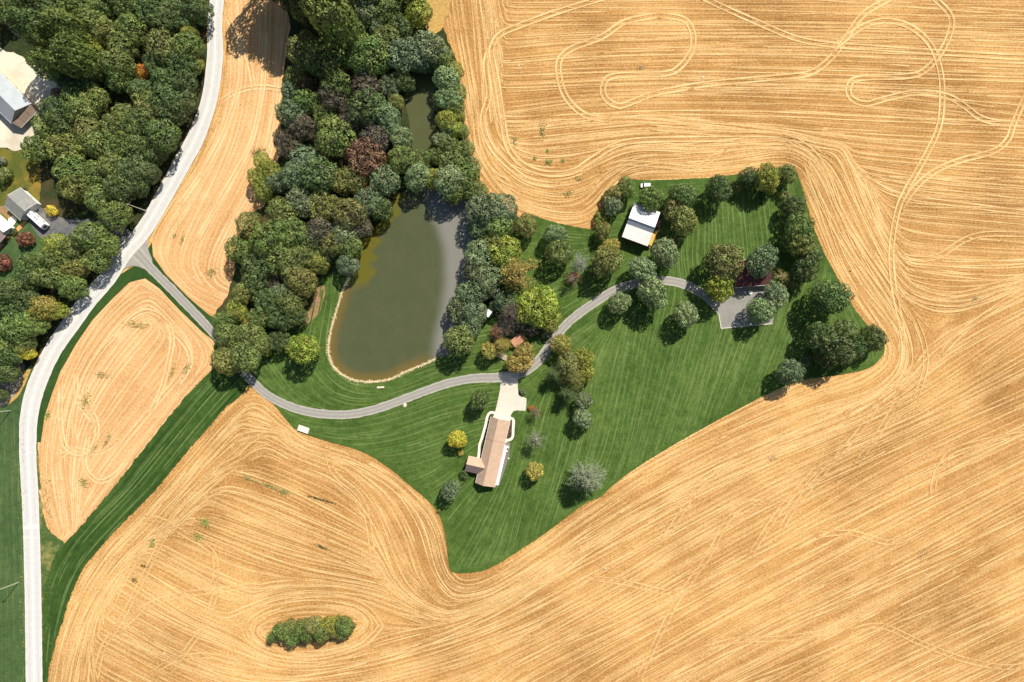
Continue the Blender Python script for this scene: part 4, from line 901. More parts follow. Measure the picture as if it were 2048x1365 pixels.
# beds beside the house, thicket in the stubble, weeds
for i, (px, py) in enumerate([(1018, 846), (1017.5, 853), (1016.5, 860), (1015.5, 867), (1014.5, 873)]):
    tree(px, py, 2.8, ('rb', 'dg', 'ro', 'rb', 'ro')[i], 'shrub', ('russet shrub at the upper end of the bed right of the house', 'dark green shrub second in the bed right of the house', 'dark red shrub in the middle of the bed right of the house', 'russet shrub fourth in the bed right of the house', 'dark red shrub at the lower end of the bed right of the house')[i], 'low shrubs in the house bed', cat='shrub')
for px, py, r, c, lab in [(546, 1270, 13, 'mg', 'low green bush at the left tip of the thicket in the stubble'), (566, 1264, 15, 'mg', 'green bush second from the left tip of the thicket'), (583, 1256, 14, 'ol', 'olive bush on the upper side of the thicket, left part'), (590, 1274, 14, 'mg', 'green bush on the lower side of the thicket, left part'), (607, 1258, 16, 'mg', 'green bush in the middle of the thicket'), (620, 1272, 13, 'dg', 'dark bush on the lower side of the thicket, middle part'), (632, 1252, 15, 'ol', 'olive bush on the upper side of the thicket, middle part'), (648, 1264, 15, 'mg', 'green bush right of the middle of the thicket'), (662, 1250, 14, 'yg', 'yellow-green bush near the right end of the thicket'), (688, 1252, 15, 'mg', 'green bush at the right tip of the thicket'), (682, 1268, 13, 'dg', 'dark bush at the lower right of the thicket'), (672, 1262, 13, 'ol', 'olive bush between the two dark bushes of the thicket')]:
    tree(px, py, r * 1.3, 'hg' if c in ('mg', 'dg') else c, 'broad' if r > 13 else 'feather', lab, 'bushes of the thicket in the stubble field', hf=.95, name='thicket_bush', cat='bush')
tree(677, 1237, 9, 'yg', 'feather', 'small pointed conifer at the top of the thicket in the stubble', None, 1.0)
def weeds(spots, name, label, col, n=60, size=(.12, .3), hgt=.6):
    rg = np.random.default_rng(int(sum(s_[0] for s_ in spots))); PV = []
    for (px, py, rx, ry, a) in spots:
        m = int(n * max(.4, rx * ry / 40)); q = rg.normal(0, .5, (m, 2)) * np.array([rx, ry]); ca, sa = math.cos(a), math.sin(a)
        x = px + q[:, 0] * ca - q[:, 1] * sa; y = py + q[:, 0] * sa + q[:, 1] * ca
        PV.append(np.stack([(x - 1024) * S, (682.5 - y) * S, rg.uniform(.13, hgt, m)], 1))
    P = np.concatenate(PV); q = rg.normal(0, .6, (len(P), 3)); q[:, 2] += 1
    V, t = leafquads(P, q / np.linalg.norm(q, axis=1)[:, None], rg.uniform(*size, len(P)), rg.uniform(.6, 1.4, len(P)), rg)
    o = link(name, build_leafmesh(name, V, t, np.repeat(rg.uniform(0, 1, len(P)), 4))); o.color = (*col, 1)
    return tag(o, label, None, None, 'stuff')
GW = (.26, .36, .08); OW = (.38, .36, .12)
weeds([(1097, 325, 9, 6, 0), (1070, 318, 4, 3, 0), (1127, 322, 5, 4, 0), (1095, 302, 3, 5, 0)], 'weed_patch', 'green weed tuft in the upper stubble field', GW, 80)
weeds([(1158, 358, 10, 5, .4), (1135, 388, 12, 7, -.3), (1085, 262, 8, 16, 0), (1030, 280, 6, 10, 0)], 'weed_patch', 'thin weeds below the green tuft in the upper field', OW, 50)
weeds([(500, 958, 18, 4, .35), (540, 972, 20, 4, .35), (568, 984, 14, 7, .2)], 'weed_patch', 'long strip of weeds in the lower left stubble', OW, 90)
weeds([(640, 998, 28, 1.6, .28)], 'weed_patch', 'dark thin weed line right of the long weed strip', (.07, .08, .03), 150)
weeds([(398, 1075, 10, 7, .3), (410, 1046, 12, 8, .6), (305, 1085, 6, 10, .4)], 'weed_patch', 'green weed tufts beside the grass waterway', GW, 70)
weeds([(645, 1094, 14, 3, .45), (270, 1160, 6, 4, 0), (288, 1132, 9, 2, .2)], 'weed_patch', 'small weed clump in the middle of the lower stubble', (.09, .11, .035), 80)
weeds([(206, 750, 16, 8, .2), (172, 800, 8, 20, .3), (190, 895, 4, 16, .5), (215, 880, 4, 22, .5), (168, 966, 13, 10, .4), (345, 745, 4, 22, .3), (375, 735, 6, 16, .5), (275, 650, 22, 8, .1)], 'weed_patch', 'weeds scattered on the plot between road and waterway', OW, 45)
weeds([(96, 832, 5, 9, .2)], 'weed_patch', 'weed clump at the roadside edge of the plot', GW, 80)
weeds([(520, 305, 16, 9, -.2)], 'weed_patch', 'dry weeds above the yellow-green trees in the field strip', (.20, .19, .06), 60)
weeds([(424, 546, 11, 8, 0), (366, 480, 4, 10, .2), (350, 472, 3, 8, .5)], 'weed_patch', 'thin green weeds in the lower field strip', OW, 60)
# ------------------------------------------------------------------ brown litter banks, dry grass
poly_sheet('leaf_litter', [(648, 568), (650, 590), (640, 625), (625, 640), (606, 655), (604, 640), (622, 612), (634, 580)], .09, LEAFLIT, .8)
poly_sheet('dry_bank', [(858, -20), (900, -20), (896, 30), (880, 62), (858, 66), (850, 40)], .07, DRYG, 1.5)
poly_sheet('dry_edge', [(396, 250), (384, 285), (352, 335), (322, 392), (312, 392), (342, 330), (372, 280), (390, 240)], .09, DRYG, 1.0)
poly_sheet('dry_edge', [(50, 742), (62, 738), (50, 770), (36, 795), (16, 810), (14, 806), (34, 786)], .082, DRYG, .7)
poly_sheet('dry_grass', [(1312, 460), (1316, 462), (1302, 498), (1296, 494)], .10, DRYG, .3, smooth=False)
# edge of taller dry grass between lawn and stubble
ll = catmull(lawn_pts, 5, True)
sel = [q for q in ll if not (q[0] < 1045 and q[1] < 760)]
weeds([(q[0], q[1], 4, 2.2, rnd.uniform(0, 3)) for q in sel[::2] if rnd.random() < .8], 'edge_grass', 'taller dry grass along the lawn edge', (.20, .20, .055), 16, (.08, .2), .34)
sg = catmull(strip_g, 5, True)
weeds([(q[0], q[1], 5, 2.6, rnd.uniform(0, 3)) for q in sg[::2]], 'edge_grass', 'ragged grass along the edges of the waterway', (.07, .10, .025), 14, (.12, .26), .3)
weeds([(rnd.uniform(38, 48) + (y - 850) * .012, y, 4, 4, 0) for y in range(840, 1365, 5)], 'edge_grass', 'yellow-green verge along the left side of the lower road', (.26, .28, .07), 26, (.1, .24), .32)
weeds([(rnd.uniform(86, 104), y, 5, 4, 0) for y in range(960, 1290, 6)], 'edge_grass', 'yellowing roadside weeds at the lower road', (.24, .22, .07), 22, (.1, .25), .35)

dl = catmull(DRV, 5); dn = normals(dl[:, :2])
weeds([(dl[i, 0] + dn[i, 0] * s_ * (dl[i, 2] + .3), dl[i, 1] + dn[i, 1] * s_ * (dl[i, 2] + .3), 3.5, 1.6, math.atan2(-dn[i, 0], dn[i, 1])) for i in range(6, len(dl) - 2) for s_ in (-1, 1) if rnd.random() < .55], 'edge_grass', 'grass creeping over the driveway edges', (.075, .135, .035), 11, (.07, .16), .3)
# ------------------------------------------------------------------ buildings
def gable(name, parent, L, Wd, eave, ridge, wall, roofm, over=.4, rx0=0.0, trim=TRIM, roof_names=('roof', 'roof')):
    """gabled block along local y; ridge offset rx0; returns roof parts"""
    a, b = Wd / 2, L / 2
    prof = [(-a, 0), (a, 0), (a, eave), (rx0, ridge), (-a, eave)]
    n = 5; vs = [(x, -b, z) for x, z in prof] + [(x, b, z) for x, z in prof]
    fs = [tuple(range(5)), tuple(range(9, 4, -1))] + [(i, i + 5, (i + 1) % 5 + 5, (i + 1) % 5) for i in range(5)]
    MB().add(vs, fs).build('wall', wall, parent)
    out = []
    for sgn, nm in zip((-1, 1), roof_names):
        run = a + sgn * rx0 if sgn < 0 else a - rx0
        run = abs(sgn * a - rx0); sl_ = (ridge - eave) / run; ex = sgn * (a + over); ez = eave - sl_ * over + .12
        m = roofm[0] if sgn < 0 else roofm[1]
        r = MB().slab((rx0 + sgn * .01, -b - over, ridge + .12), (ex, -b - over, ez), (ex, b + over, ez), (rx0 + sgn * .01, b + over, ridge + .12), .12).build(nm, m, parent); out.append(r)
        MB().box((sgn * (a + over + .06), 0, ez - .08), (.12, 2 * b + 2 * over, .14)).build('gutter', trim, parent)
    MB().box((rx0, 0, ridge + .15), (.22, 2 * b + 2 * over + .02, .07)).build('ridge_cap', roofm[0], parent)
    return out
def opening(parent, name, c, d, m, rz=0, frame=None):
    o = MB().box(c, d, rz).build(name, m, parent)
    if frame:
        f = (d[0] + (.16 if d[0] > .15 else -.02), d[1] + (.16 if d[1] > .15 else -.02), d[2] + .16)
        MB().box(c, f, rz).build('frame', frame, o)
    return o
# --- the long tan house
cx, cy = U(985.5, 904.5, 3.2); HA = math.atan2(982 - 952, 970 - 838) * -1
HA = -math.atan2(30.4, 131.1)
hs = empty('house', (cx, cy, .08), HA, 'long house with tan shingle roof and a cross wing at its lower left', 'house')
gable('house', hs, 28.6, 7.6, 3.0, 5.2, WALLW, (TANROOF, TANROOF), .5, -.55)
# cross wing
wy = -7.4
a = 3.0; x0, x1 = -9.4, -.6
vs = []; prof = [(wy - a, 0), (wy + a, 0), (wy + a, 2.9), (wy, 4.7), (wy - a, 2.9)]
vs = [(x0, y, z) for y, z in prof] + [(-3.7, y, z) for y, z in prof]
MB().add(vs, [tuple(range(4, -1, -1)), tuple(range(5, 10))] + [(i, (i + 1) % 5, (i + 1) % 5 + 5, i + 5) for i in range(5)]).build('wing_wall', WALLW, hs)
for sg_, m in ((1, TANROOF), (-1, MAUVE)):  # lower slope is tan roof in shade, painted with the mauve shingles
    # valley where the wing meets the main slope
    ov = .45; ez = 2.9 - .6 * ov + .13; yo = wy + sg_ * (a + ov)
    xe = -3.8 - .5 + (.0)                      # on the main eave
    MB().slab((x0 - .4, wy, 4.84), (x0 - .4, yo, ez), (-3.75, yo, ez + .02), (-.62 - .3, wy, 4.84), .12).build('wing_roof', m, hs)
MB().box((x0 - .45, wy, 2.9), (.1, 6.6, .16)).build('gutter', TRIM, hs)
# seams, doors, windows
MB().slab((-.55, 4.95, 5.335), (-4.3, 4.95, 2.83 + .06), (-4.3, 5.05, 2.83 + .06), (-.55, 5.05, 5.335), .02).build('roof_seam', BROWNROOF, hs)
MB().slab((-.55, 4.95, 5.335), (4.3, 4.95, 2.84 + .06), (4.3, 5.05, 2.84 + .06), (-.55, 5.05, 5.335), .02).build('roof_seam', BROWNROOF, hs)
for x in (-1.9, 1.7): opening(hs, 'garage_door', (x, 14.33, 1.15), (2.8, .08, 2.2), GARAGE, 0, None)
for y in (-12, -9, -5.5, -2, 1.5, 8, 11): opening(hs, 'window', (3.82, y, 1.7), (.08, 1.4, 1.2), GLASS, 0, TRIM)
for y in (-2, 1.5, 7, 10.5): opening(hs, 'window', (-3.82, y, 1.7), (.08, 1.3, 1.2), GLASS, 0, TRIM)
opening(hs, 'door', (-3.83, 4.4, 1.05), (.1, 1.0, 2.1), DOORM, 0, TRIM)
opening(hs, 'window', (0, -14.33, 1.7), (1.6, .08, 1.2), GLASS, 0, TRIM)
opening(hs, 'window', (x0 - .03, wy, 1.6), (.08, 1.8, 1.2), GLASS, 0, TRIM)
MB().tube((1.6, -3, 4.0), (1.6, -3, 4.75), .08).build('vent_pipe', METALG, hs)
MB().tube((1.2, 9, 4.2), (1.2, 9, 4.85), .08).build('vent_pipe', METALG, hs)
# white deck edge along the right side with its gravel bed
poly_sheet('gravel_bed', [(1012, 884), (1021, 886), (1018, 912), (1010, 940), (999, 970), (993, 973), (990, 968)], .10, GRAVG, .2, smooth=False)
dk = empty('deck', (cx, cy, .08), HA, 'narrow white deck along the right side of the long house', 'deck')
for i in range(60): MB().box((4.75, 3.6 - i * .3, .55), (1.3, .285, .05)).build('board', TRIM, dk)
MB().box((4.75, -5.3, .26), (1.2, 17.4, .5)).build('frame', TRIM, dk)
# concrete walks
def walk(name, pts, w, z=.29, mat=WALKC):
    C = [(x, y, w) for x, y in pts]
    o = link(name, fix_up(road_ribbon(name, C, z, mat, [(-1, 0, 0), (0, 0, 0), (1, 0, 0)], 3, .08))); o['kind'] = 'structure'
walk('garden_walk', [(990, 826), (981, 825.5), (975.5, 832), (973, 842), (971, 852), (967.5, 864), (963.5, 878), (959.5, 890), (958.5, 902), (957, 921)], 2.5)
walk('garden_walk', [(1020, 836), (1025.5, 838), (1027.5, 844), (1026.5, 858), (1026, 872), (1022, 879), (1014, 881), (1010, 884)], 2.6)
poly_sheet('flower_bed', [(1016, 842), (1023.5, 842), (1022.5, 875), (1012, 876)], .11, SOIL, .3, smooth=False)
poly_sheet('flower_bed', [(980, 830), (989, 834), (984, 838), (975, 862), (968, 890), (961, 918), (959, 916), (965, 888), (973, 858), (977, 838)], .11, SOIL, .3, smooth=False)
# patio chairs and a table
def chair(px, py, rz, lab):
    x, y, _ = W(px, py); e = empty('garden_chair', (x, y, .11), rz, lab, 'chair', 'white garden chairs by the deck')
    MB().box((0, 0, .42), (.6, .6, .06)).build('seat', WHITEP, e); MB().box((0, .3, .75), (.6, .06, .6)).build('backrest', WHITEP, e)
    for sx in (-.25, .25):
        for sy in (-.25, .25): MB().box((sx, sy, .2), (.06, .06, .4)).build('leg', WHITEP, e)
chair(1015.5, 892, .3, 'white garden chair at the upper end of the gravel bed'); chair(1017, 895, 2.2, 'white garden chair just below the upper one on the gravel bed'); chair(1014.5, 902.5, 1.2, 'white garden chair in the middle of the gravel bed')
chair(1017.5, 917, .8, 'white garden chair out on the grass right of the gravel bed')

# --- white barn
BA = math.atan2(-(433 - 422), 0) 
bx, by = U(1282, 450, 4.5)
ax = Vector((1319.5 - 1268, -(426 - 407))).normalized()          # along the ridge, west to east on the page
rzb = math.atan2(ax.y, ax.x) - math.pi / 2                       # local y runs along the ridge
bn_ = empty('barn', (bx, by, .08), rzb, 'barn with bright white metal roof and a grey roof band', 'barn')
Lb = 11.9; b = Lb / 2
# section across local x: +x is the lower (south) side
sec = [(-7.9, 4.4), (-.3, 7.2), (2.0, 5.4), (7.8, 4.6)]
wallp = [(-7.5, 0), (7.4, 0), (7.4, 4.5), (2.0, 5.25), (-.3, 7.05), (-7.5, 4.4)]
vs = [(x, -b + .3, z) for x, z in wallp] + [(x, b - .3, z) for x, z in wallp]; n = 6
MB().add(vs, [tuple(range(n)), tuple(range(2 * n - 1, n - 1, -1))] + [(i, i + n, (i + 1) % n + n, (i + 1) % n) for i in range(n)]).build('wall', WALLR, bn_)
for (p, q), m, nm in zip(zip(sec[:-1], sec[1:]), (WHITEMETAL, GREYMETAL, CREAMMETAL), ('roof', 'roof_band', 'lower_roof')):
    MB().slab((p[0], -b, p[1] + .1), (q[0], -b, q[1] + .1), (q[0], b, q[1] + .1), (p[0], b, p[1] + .1), .1).build(nm, m, bn_)
MB().box((-.3, 0, 7.33), (.3, Lb + .02, .06)).build('ridge_cap', WHITEP, bn_)
opening(bn_, 'barn_door', (-3.5, b - .27, 1.8), (3.2, .1, 3.4), WALLW, 0, None); opening(bn_, 'barn_door', (4.5, b - .27, 1.4), (2.6, .1, 2.8), WALLW, 0, None)
for x in (-6, 0): opening(bn_, 'window', (x, -b + .27, 1.8), (1.0, .1, 1.0), GLASS, 0, TRIM)
MB().slab((1.2, b, 3.0), (6.5, b, 2.8), (6.5, b + 1.6, 2.3), (1.2, b + 1.6, 2.5), .08).build('side_roof', YELLOWW, bn_)
for x in (1.4, 4, 6.3): MB().box((x, b + 1.45, 1.2), (.14, .14, 2.3)).build('post', WOODP, bn_)
x, y, _ = W(1316, 448.5); tr = empty('farm_implement', (x, y, .1), rzb, 'small dark red farm implement at the right wall of the barn', 'machine')
MB().box((0, 0, .9), (3.2, 1.5, .5)).build('frame', REDM, tr)
for k in range(4): MB().tube((-1.2 + k * .8, -.9, .45), (-1.2 + k * .8, .9, .45), .42, .42, 10).build('roller', METALG, tr)
MB().box((2.3, 0, .7), (1.6, .16, .16)).build('drawbar', REDM, tr)

# --- vehicle helper: white van above the barn
def wheel(parent, x, y, r=.36, w=.24):
    t = MB().tube((x, y - w / 2, r), (x, y + w / 2, r), r, r, 14).build('wheel', RUBBER, parent)
    MB().tube((x, y - w / 2 - .01, r), (x, y + w / 2 + .01, r), r * .55, r * .55, 10).build('rim', METALG, t)
x, y = U(1291.5, 371, 1.4); v = empty('parked_van', (x, y, .09), math.pi + .0, 'white parked van at the field edge above the barn', 'van')
MB().prism([(-2.1, -.92), (1.7, -.92), (2.15, -.75), (2.2, 0), (2.15, .75), (1.7, .92), (-2.1, .92)], .35, 1.05).build('body', WHITEP, v)
MB().add([(-2.1, -.9, 1.05), (1.3, -.9, 1.05), (1.3, .9, 1.05), (-2.1, .9, 1.05), (-2.05, -.78, 1.95), (.75, -.78, 1.95), (.75, .78, 1.95), (-2.05, .78, 1.95)], [(0, 1, 5, 4), (1, 2, 6, 5), (2, 3, 7, 6), (3, 0, 4, 7), (4, 5, 6, 7)]).build('cabin', WHITEP, v)
MB().slab((1.32, -.78, 1.12), (1.32, .78, 1.12), (.83, .7, 1.9), (.83, -.7, 1.9), .03).build('windscreen', GLASS, v)
for s_ in (-1, 1):
    MB().box((-.4, s_ * .855, 1.5), (2.2, .05, .5)).build('side_window', GLASS, v); MB().box((2.15, s_ * .55, .75), (.12, .3, .16)).build('headlight', TRIM, v); MB().box((1.0, s_ * 1.02, 1.15), (.12, .2, .16)).build('mirror', RUBBER, v)
    for xx in (-1.35, 1.35): wheel(v, xx, s_ * .82)

# --- maroon-roofed house by the pad
gx, gy = U(1505, 546, 3.2); ga = math.atan2(-(571.5 - 578), 1541 - 1469)
gh = empty('house', (gx, gy, .09), ga - math.pi / 2, 'house with dark maroon roof half hidden by trees above the parking pad', 'house')
gable('g', gh, 14.6, 10.6, 3.2, 5.6, WALLT, (MAROON, MAROON), .5)
for yy in (-4.5, 0, 4.5): opening(gh, 'garage_door', (5.33, yy, 1.2), (.08, 3.0, 2.3), GARAGE)
for yy in (-4, 4): opening(gh, 'window', (-5.32, yy, 1.7), (.08, 1.4, 1.2), GLASS, 0, TRIM)
opening(gh, 'door', (0, 7.33, 1.05), (1.0, .08, 2.1), DOORM, 0, TRIM)
MB().box((1.8, 2.5, 5.2), (.9, .9, 1.8)).build('chimney', BROWNROOF, gh)
x, y, _ = W(1500, 586); tb = empty('patio_table', (x, y, .12), 0, 'round white table on the parking pad below the maroon roof', 'table')
MB().tube((0, 0, .70), (0, 0, .76), .8, .8, 20).build('table_top', WHITEP, tb); MB().tube((0, 0, .03), (0, 0, .7), .06).build('pedestal', METALG, tb); MB().tube((0, 0, 0), (0, 0, .05), .4, .3, 12).build('base', METALG, tb)
x, y, _ = W(1489, 585.5); bn2 = empty('storage_bin', (x, y, .12), .2, 'small white bin left of the round white table', 'bin')
MB().box((0, 0, .45), (.8, .6, .9)).build('body', WHITEP, bn2); MB().box((0, 0, .94), (.86, .66, .08)).build('lid', TRIM, bn2)

# --- long barn at the left border
lx, ly = U(37 - 15 / S * .71, 224 - 15 / S * .71, 4.6)
lb = empty('barn', (lx, ly, .08), math.radians(45), 'long barn with pale metal roof in the gravel yard', 'barn')
gable('lb', lb, 30, 11.4, 3.8, 6.4, WALLT, (SHADEMETAL, BLUEMETAL), .4)  # left slope's shade is put into its darker metal colour
# brown lean-to roof on its lower right end (local -y)
MB().slab((-5.8, -15.2, 3.9), (5.8, -15.2, 3.9), (4.9, -18.6, 2.7), (-4.9, -18.6, 2.7), .12).build('porch_roof', BROWNROOF, lb)
for xx in (-2, 2): MB().slab((xx - .06, -15.3, 3.93), (xx + .06, -15.3, 3.93), (xx * .9 + .06, -18.55, 2.76), (xx * .9 - .06, -18.55, 2.76), .02).build('roof_batten', SOIL, lb)
for xx in (-4.6, 0, 4.6): MB().box((xx, -18.3, 1.3), (.18, .18, 2.6)).build('post', WOODP, lb)
MB().box((0, -18.65, 2.62), (9.8, .1, .16)).build('fascia', TRIM, lb)
opening(lb, 'barn_door', (0, -15.03, 1.5), (3.2, .1, 3.0), WALLW)
for yy in (-10, -4, 2): opening(lb, 'window', (5.72, yy, 1.9), (.08, 1.3, 1.1), GLASS, 0, TRIM)
x, y = U(57, 231, .8); pt = empty('propane_tank', (x, y, .09), math.radians(38), 'white propane tank beside the brown porch roof', 'tank')
tk = MB(); tk.tube((-.85, 0, .75), (.85, 0, .75), .48, .48, 14); tk.dome((0, 0, .75), 1.15, .46, .46, 14, 4, True); tk.build('tank', WHITEP, pt, smooth=False)
for xx in (-.6, .6): MB().box((xx, 0, .15), (.15, .7, .3)).build('foot', METALG, pt)
MB().tube((0, 0, 1.2), (0, 0, 1.36), .14).build('valve_cap', METALG, pt)

# --- grey garage
kx, ky = U(39, 408, 3.6)
kg = empty('garage', (kx, ky, .08), math.radians(47.5), 'grey-roofed garage with white trim beside the white trailer', 'garage')
gable('kg', kg, 8.8, 9.6, 3.1, 5.0, WALLW, (GREYROOF, GREYROOF), .45, -.2)
opening(kg, 'garage_door', (-2.2, -4.43, 1.2), (3.0, .08, 2.3), GARAGE); opening(kg, 'garage_door', (2.0, -4.43, 1.2), (3.0, .08, 2.3), GARAGE)
opening(kg, 'window', (4.83, 0, 1.7), (.08, 1.2, 1.0), GLASS, 0, TRIM); opening(kg, 'door', (-4.83, 2, 1.05), (.08, 1.0, 2.1), DOORM, 0, TRIM)
for yy in (-4.9, 4.9):
    MB().slab((-.2, yy - .06, 5.16), (5.3, yy - .06, 2.98), (5.3, yy + .06, 2.98), (-.2, yy + .06, 5.16), .16).build('barge_board', TRIM, kg)

# --- white camper trailer
rx, ry = U(71, 438.5, 3.0); ra = math.atan2(-(455 - 422.5), 88 - 52.5)
rv = empty('camper_trailer', (rx, ry, .10), ra, 'long white camper trailer parked beside the grey garage', 'trailer')
hull = [(-4.6, .55), (4.2, .55), (4.9, 1.0), (5.0, 1.7), (4.6, 2.7), (4.1, 3.0), (-4.5, 3.0), (-4.75, 2.7), (-4.75, .8)]
vs = [(x, -1.25, z) for x, z in hull] + [(x, 1.25, z) for x, z in hull]; n = len(hull)
MB().add(vs, [tuple(range(n)), tuple(range(2 * n - 1, n - 1, -1))] + [(i, i + n, (i + 1) % n + n, (i + 1) % n) for i in range(n)]).build('body', WHITEP, rv)
MB().slab((4.18, -1.1, 3.0), (4.64, -1.1, 2.72), (4.64, 1.1, 2.72), (4.18, 1.1, 3.0), .03).build('front_cap', METALG, rv)
MB().slab((4.68, -.9, 2.6), (5.0, -.9, 1.8), (5.0, .9, 1.8), (4.68, .9, 2.6), .03).build('front_window', GLASS, rv)
for xx, yy in ((-.6, .5), (.6, .55), (-3.2, 0)): MB().box((xx, yy, 3.08), (.55, .45, .16)).build('roof_vent', METALG, rv)
MB().box((2.0, 0, 3.12), (.9, .7, .22)).build('air_conditioner', TRIM, rv)
for xx in (-3, -.8, 2.6): MB().box((xx, -1.27, 2.0), (1.1, .04, .6)).build('window', GLASS, rv); MB().box((xx, 1.27, 2.0), (1.1, .04, .6)).build('window', GLASS, rv)
MB().box((1.0, 1.28, 1.55), (.75, .05, 1.9)).build('door', TRIM, rv)
for s_ in (-1, 1):
    for xx in (-.9, .05): wheel(rv, xx, s_ * 1.1, .36, .22)
MB().box((5.4, 0, .5), (1.3, .12, .12)).build('drawbar', METALG, rv)

# --- house at the left border
ex, ey = U(-16, 458, 3.4)
eh = empty('house', (ex, ey, .08), math.radians(47.5), 'house at the left border with white upper roof and mauve porch roof', 'house')
MB().box((0, 0, 1.5), (11, 10, 3.0)).build('wall', WALLW, eh)
MB().slab((2.6, -5.6, 4.4), (6.0, -5.6, 3.2), (6.0, 6, 3.2), (2.6, 6, 4.4), .14).build('roof', WHITEMETAL, eh)
q = [(2.6, 6, 4.2), (2.6, -3.0, 4.2), (1.6, -6.4, 3.0), (-6.0, -6.4, 3.0), (-6.0, 6, 3.0), (-2.0, -2.6, 4.1), (-2.0, 6, 4.1)]
MB().slab(q[1], q[2], q[3], q[5], .14).build('porch_roof', MAUVE, eh); MB().slab(q[5], q[3], q[4], q[6], .14).build('porch_roof', MAUVE, eh); MB().slab((2.58, -3, 4.2), (-2.0, -2.6, 4.1), (-2.0, 6, 4.1), (2.58, 6, 4.2), .14).build('porch_roof', MAUVE, eh)
sk = MB().box((-1.6, -2.6, 4.22), (3.2, 2.6, .12)).build('skylight', mat_plain('dark_red_panel', (.10, .02, .03), .2, 1, .3), eh)
MB().box((-.6, -1.9, 4.32), (1.3, .9, .08)).build('hatch', WHITEP, sk)
for xx in (-3, 1): opening(eh, 'window', (xx, -5.03, 1.6), (1.3, .08, 1.1), GLASS, 0, TRIM)
poly_sheet('patio', [(18, 437), (27, 432), (35, 440), (30, 449), (22, 455), (17, 447)], .11, WALKC, .2, smooth=False)
poly_sheet('mulch_path', [(50, 441), (55, 446), (30, 471), (0, 500), (-20, 518), (-20, 508), (0, 489), (26, 467), (38, 452)], .10, MULCH, .3, smooth=False)
poly_sheet('bare_soil', [(0, 414), (6, 412), (30, 433), (22, 440), (0, 424)], .10, LEAFLIT, .3, smooth=False)

# --- small roofs among the trees right of the pond
x, y = U(1037, 680, 2.6); sh = empty('shed', (x, y, .09), math.radians(38), 'small shed with salmon roof hidden among brown trees', 'shed')
MB().box((0, 0, 1.1), (5.6, 3.0, 2.2)).build('wall', WALLT, sh); MB().slab((-3.2, -1.9, 2.25), (3.2, -1.9, 2.25), (3.2, 0, 3.0), (-3.2, 0, 3.0), .1).build('roof', SALMON, sh); MB().slab((-3.2, 1.9, 2.25), (3.2, 1.9, 2.25), (3.2, 0.01, 3.0), (-3.2, 0.01, 3.0), .1).build('roof', SALMON, sh)
opening(sh, 'door', (0, -1.52, .95), (.9, .06, 1.9), DOORM)
x, y = U(976.5, 627, 6.0); s2 = empty('shed', (x, y, .09), math.radians(55), 'small white-roofed hut at the trees on the right pond shore', 'shed')
MB().box((0, 0, 2.8), (2.4, 1.5, 5.6)).build('wall', WALLW, s2); MB().slab((-1.5, -1.0, 5.7), (1.5, -1.0, 5.7), (1.5, 1.0, 6.1), (-1.5, 1.0, 6.1), .08).build('roof', WHITEP, s2)
x, y = U(996, 582, 6.5); s3 = empty('shed', (x, y, .09), math.radians(20), 'smaller white-roofed hut above the other one, between trees', 'shed')
MB().box((0, 0, 3.0), (1.2, 1.0, 6.0)).build('wall', WALLW, s3); MB().slab((-.8, -.8, 6.1), (.8, -.8, 6.1), (.8, .8, 6.4), (-.8, .8, 6.4), .08).build('roof', WHITEP, s3)
x, y = U(1003, 713, .6); lp = empty('log_pile', (x, y, .09), math.radians(-25), 'pile of pale logs under the yellow-olive trees', 'logs')
for k in range(6):
    for l in range(2 if k < 4 else 1): MB().tube((-2.6 + rnd.uniform(-.3, .3), -.9 + k * .4, .2 + l * .36), (2.6 + rnd.uniform(-.3, .3), -.9 + k * .4, .2 + l * .36), .19, .17, 8).build('log', DECKW, lp)

# ------------------------------------------------------------------ small things
x, y = U(607, 859, .6); ct = empty('farm_trailer', (x, y, .08), math.atan2(-(652 - 480), 1150 - 660), 'low cream-covered farm trailer at the lawn edge by the stubble', 'trailer')
MB().box((0, 0, .62), (4.9, 2.55, .14)).build('cover', CREAMP, ct)
MB().box((0, 0, .42), (4.7, 2.3, .2)).build('bed', WOODP, ct)
for s_ in (-1, 1):
    for xx in (-1.5, 1.5): wheel(ct, xx, s_ * 1.0, .3, .2)
for xx in (-1.2, 0, 1.2): MB().box((xx, 0, .70), (.05, 2.5, .03)).build('strap', mat_plain('strap', (.7, .66, .5), .05, 1), ct)
x, y, _ = W(810, 811); rk = MB(); rk.dome((0, 0, 0), .85, 1.05, .45, 12, 4, jit=.05)
tag(rk.build('boulder', ROCK, None, (x, y, .07), -.5), 'cream boulder on the lawn just below the driveway', 'boulder')
x, y, _ = W(762, 775); be = empty('stone_bench', (x, y, .07), .05, 'pale stone bench on the grass below the pond', 'bench')
MB().box((0, 0, .45), (3.2, .8, .16)).build('seat', ROCK, be)
for xx in (-1.1, 1.1): MB().box((xx, 0, .18), (.4, .7, .38)).build('leg', ROCK, be)
x, y, _ = W(800, 786); fr = empty('fire_ring', (x, y, .08), 0, 'broken ring of pale stones on the grass above the driveway', 'fire ring')
for k in range(14):
    if k in (9, 10): continue
    aa = 2 * math.pi * k / 14
    MB().dome((1.05 * math.cos(aa), .85 * math.sin(aa), 0), .17, .15, .16, 6, 2, jit=.2).build('stone', mat_plain('ring_stone', (.36, .36, .24), .2, 2) if k == 0 else bpy.data.materials['ring_stone'], fr)
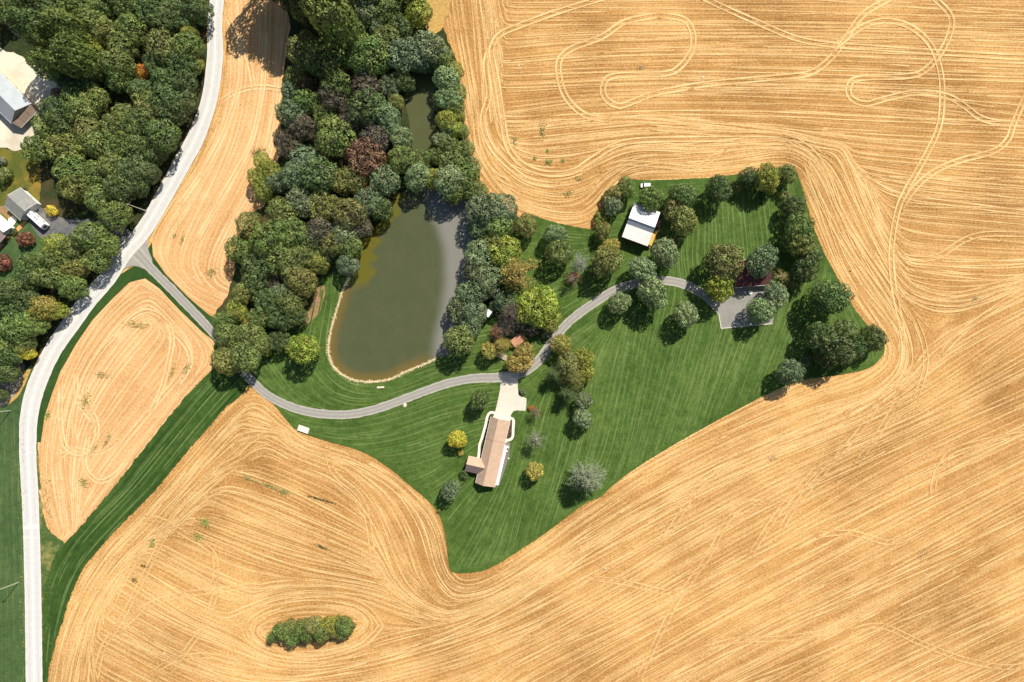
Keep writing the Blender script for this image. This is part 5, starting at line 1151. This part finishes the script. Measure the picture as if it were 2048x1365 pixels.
def floaters(px, py, n, rr, col, nm, lab, s0, s1):
    x, y, _ = W(px, py); mb = MB()
    for k in range(n):
        a_ = rnd.uniform(0, 6.28); q = rr * math.sqrt(rnd.random()); mb.tube((q * math.cos(a_), q * math.sin(a_), 0), (q * math.cos(a_), q * math.sin(a_), .05), rnd.uniform(s0, s1), None, 7)
    tag(mb.build(nm, col, None, (x, y, .09)), lab, 'water plants')
LILY = mat_plain('lily_leaf', (.46, .42, .20), .35, 3)
floaters(801, 691, 34, 1.35, LILY, 'water_lilies', 'pale clump of water lilies floating in the lower pond', .14, .32)
floaters(739, 667, 9, .75, mat_plain('faint_lily', (.22, .22, .15), .2, 3), 'water_lilies', 'faint small clump of floating leaves left of the water lilies', .08, .16)
# pale stones and straw lumps in the stubble
for px, py, s_, lab in ((1405, 155, .62, 'pale stone in the upper stubble, at the end of a row of straw clods'), (1037, 132, .5, 'pale stone in the upper stubble near the left tracks'), (1211, 1137, .5, 'pale stone in the lower stubble below the lawn tip'), (1700, 543, .45, 'dark clod among the tracks right of the tree row'), (1965, 543, .35, 'dark clod in the right stubble')):
    x, y, _ = W(px, py); tag(MB().dome((0, 0, 0), s_, s_ * .8, s_ * .5, 9, 3, jit=.1).build('stone', ROCK if 'pale' in lab else SOIL, None, (x, y, .03)), lab, 'stone')
def strawheap(px, py, r, lab):
    rg = np.random.default_rng(int(px)); m = 260; q = rg.normal(0, .45, (m, 2)) * r * S * np.array([1.3, .8])
    P = np.stack([q[:, 0], q[:, 1], .1 + rg.uniform(0, .4, m)], 1); nn = rg.normal(0, .6, (m, 3)); nn[:, 2] += 1
    V, t = leafquads(P, nn / np.linalg.norm(nn, axis=1)[:, None], rg.uniform(.1, .3, m), rg.uniform(.7, 1.25, m), rg, .3)
    x, y, _ = W(px, py); o = link('straw_heap', build_leafmesh('straw_heap', V, t, np.full(len(V), .5)), None, (x, y, .02), .5); o.color = (.78, .62, .33, 1); tag(o, lab, 'straw')
strawheap(1848, 1106, 13, 'loose heap of pale straw in the lower right stubble'); strawheap(1283, 135, 7, 'small heap of pale straw inside the upper track loop'); strawheap(1950, 596, 6, 'small heap of pale straw beside the right hand tracks'); strawheap(1545, 915, 8, 'brown straw clump in the stubble below the lawn')
# utility poles
def pole(px, py, h, lab, rz):
    x, y, _ = W(px, py); e = empty('utility_pole', (x, y, .05), rz, lab, 'pole')
    MB().tube((0, 0, 0), (0, 0, h), .19, .13, 10).build('shaft', WOODP, e)
    MB().box((0, 0, h - .9), (2.4, .12, .14)).build('crossarm', WOODP, e)
    for xx in (-1.05, 0.5, 1.05): MB().tube((xx, 0, h - .83), (xx, 0, h - .6), .06, .04, 7).build('insulator', METALG, e)
pole(294, 423, 11.5, 'wooden utility pole at the road above the driveway junction', .9)
pole(22, 822, 11, 'wooden utility pole left of the road below the dusty turnout', .1)
pole(38, 1165, 11, 'wooden utility pole beside the lower road', .05)
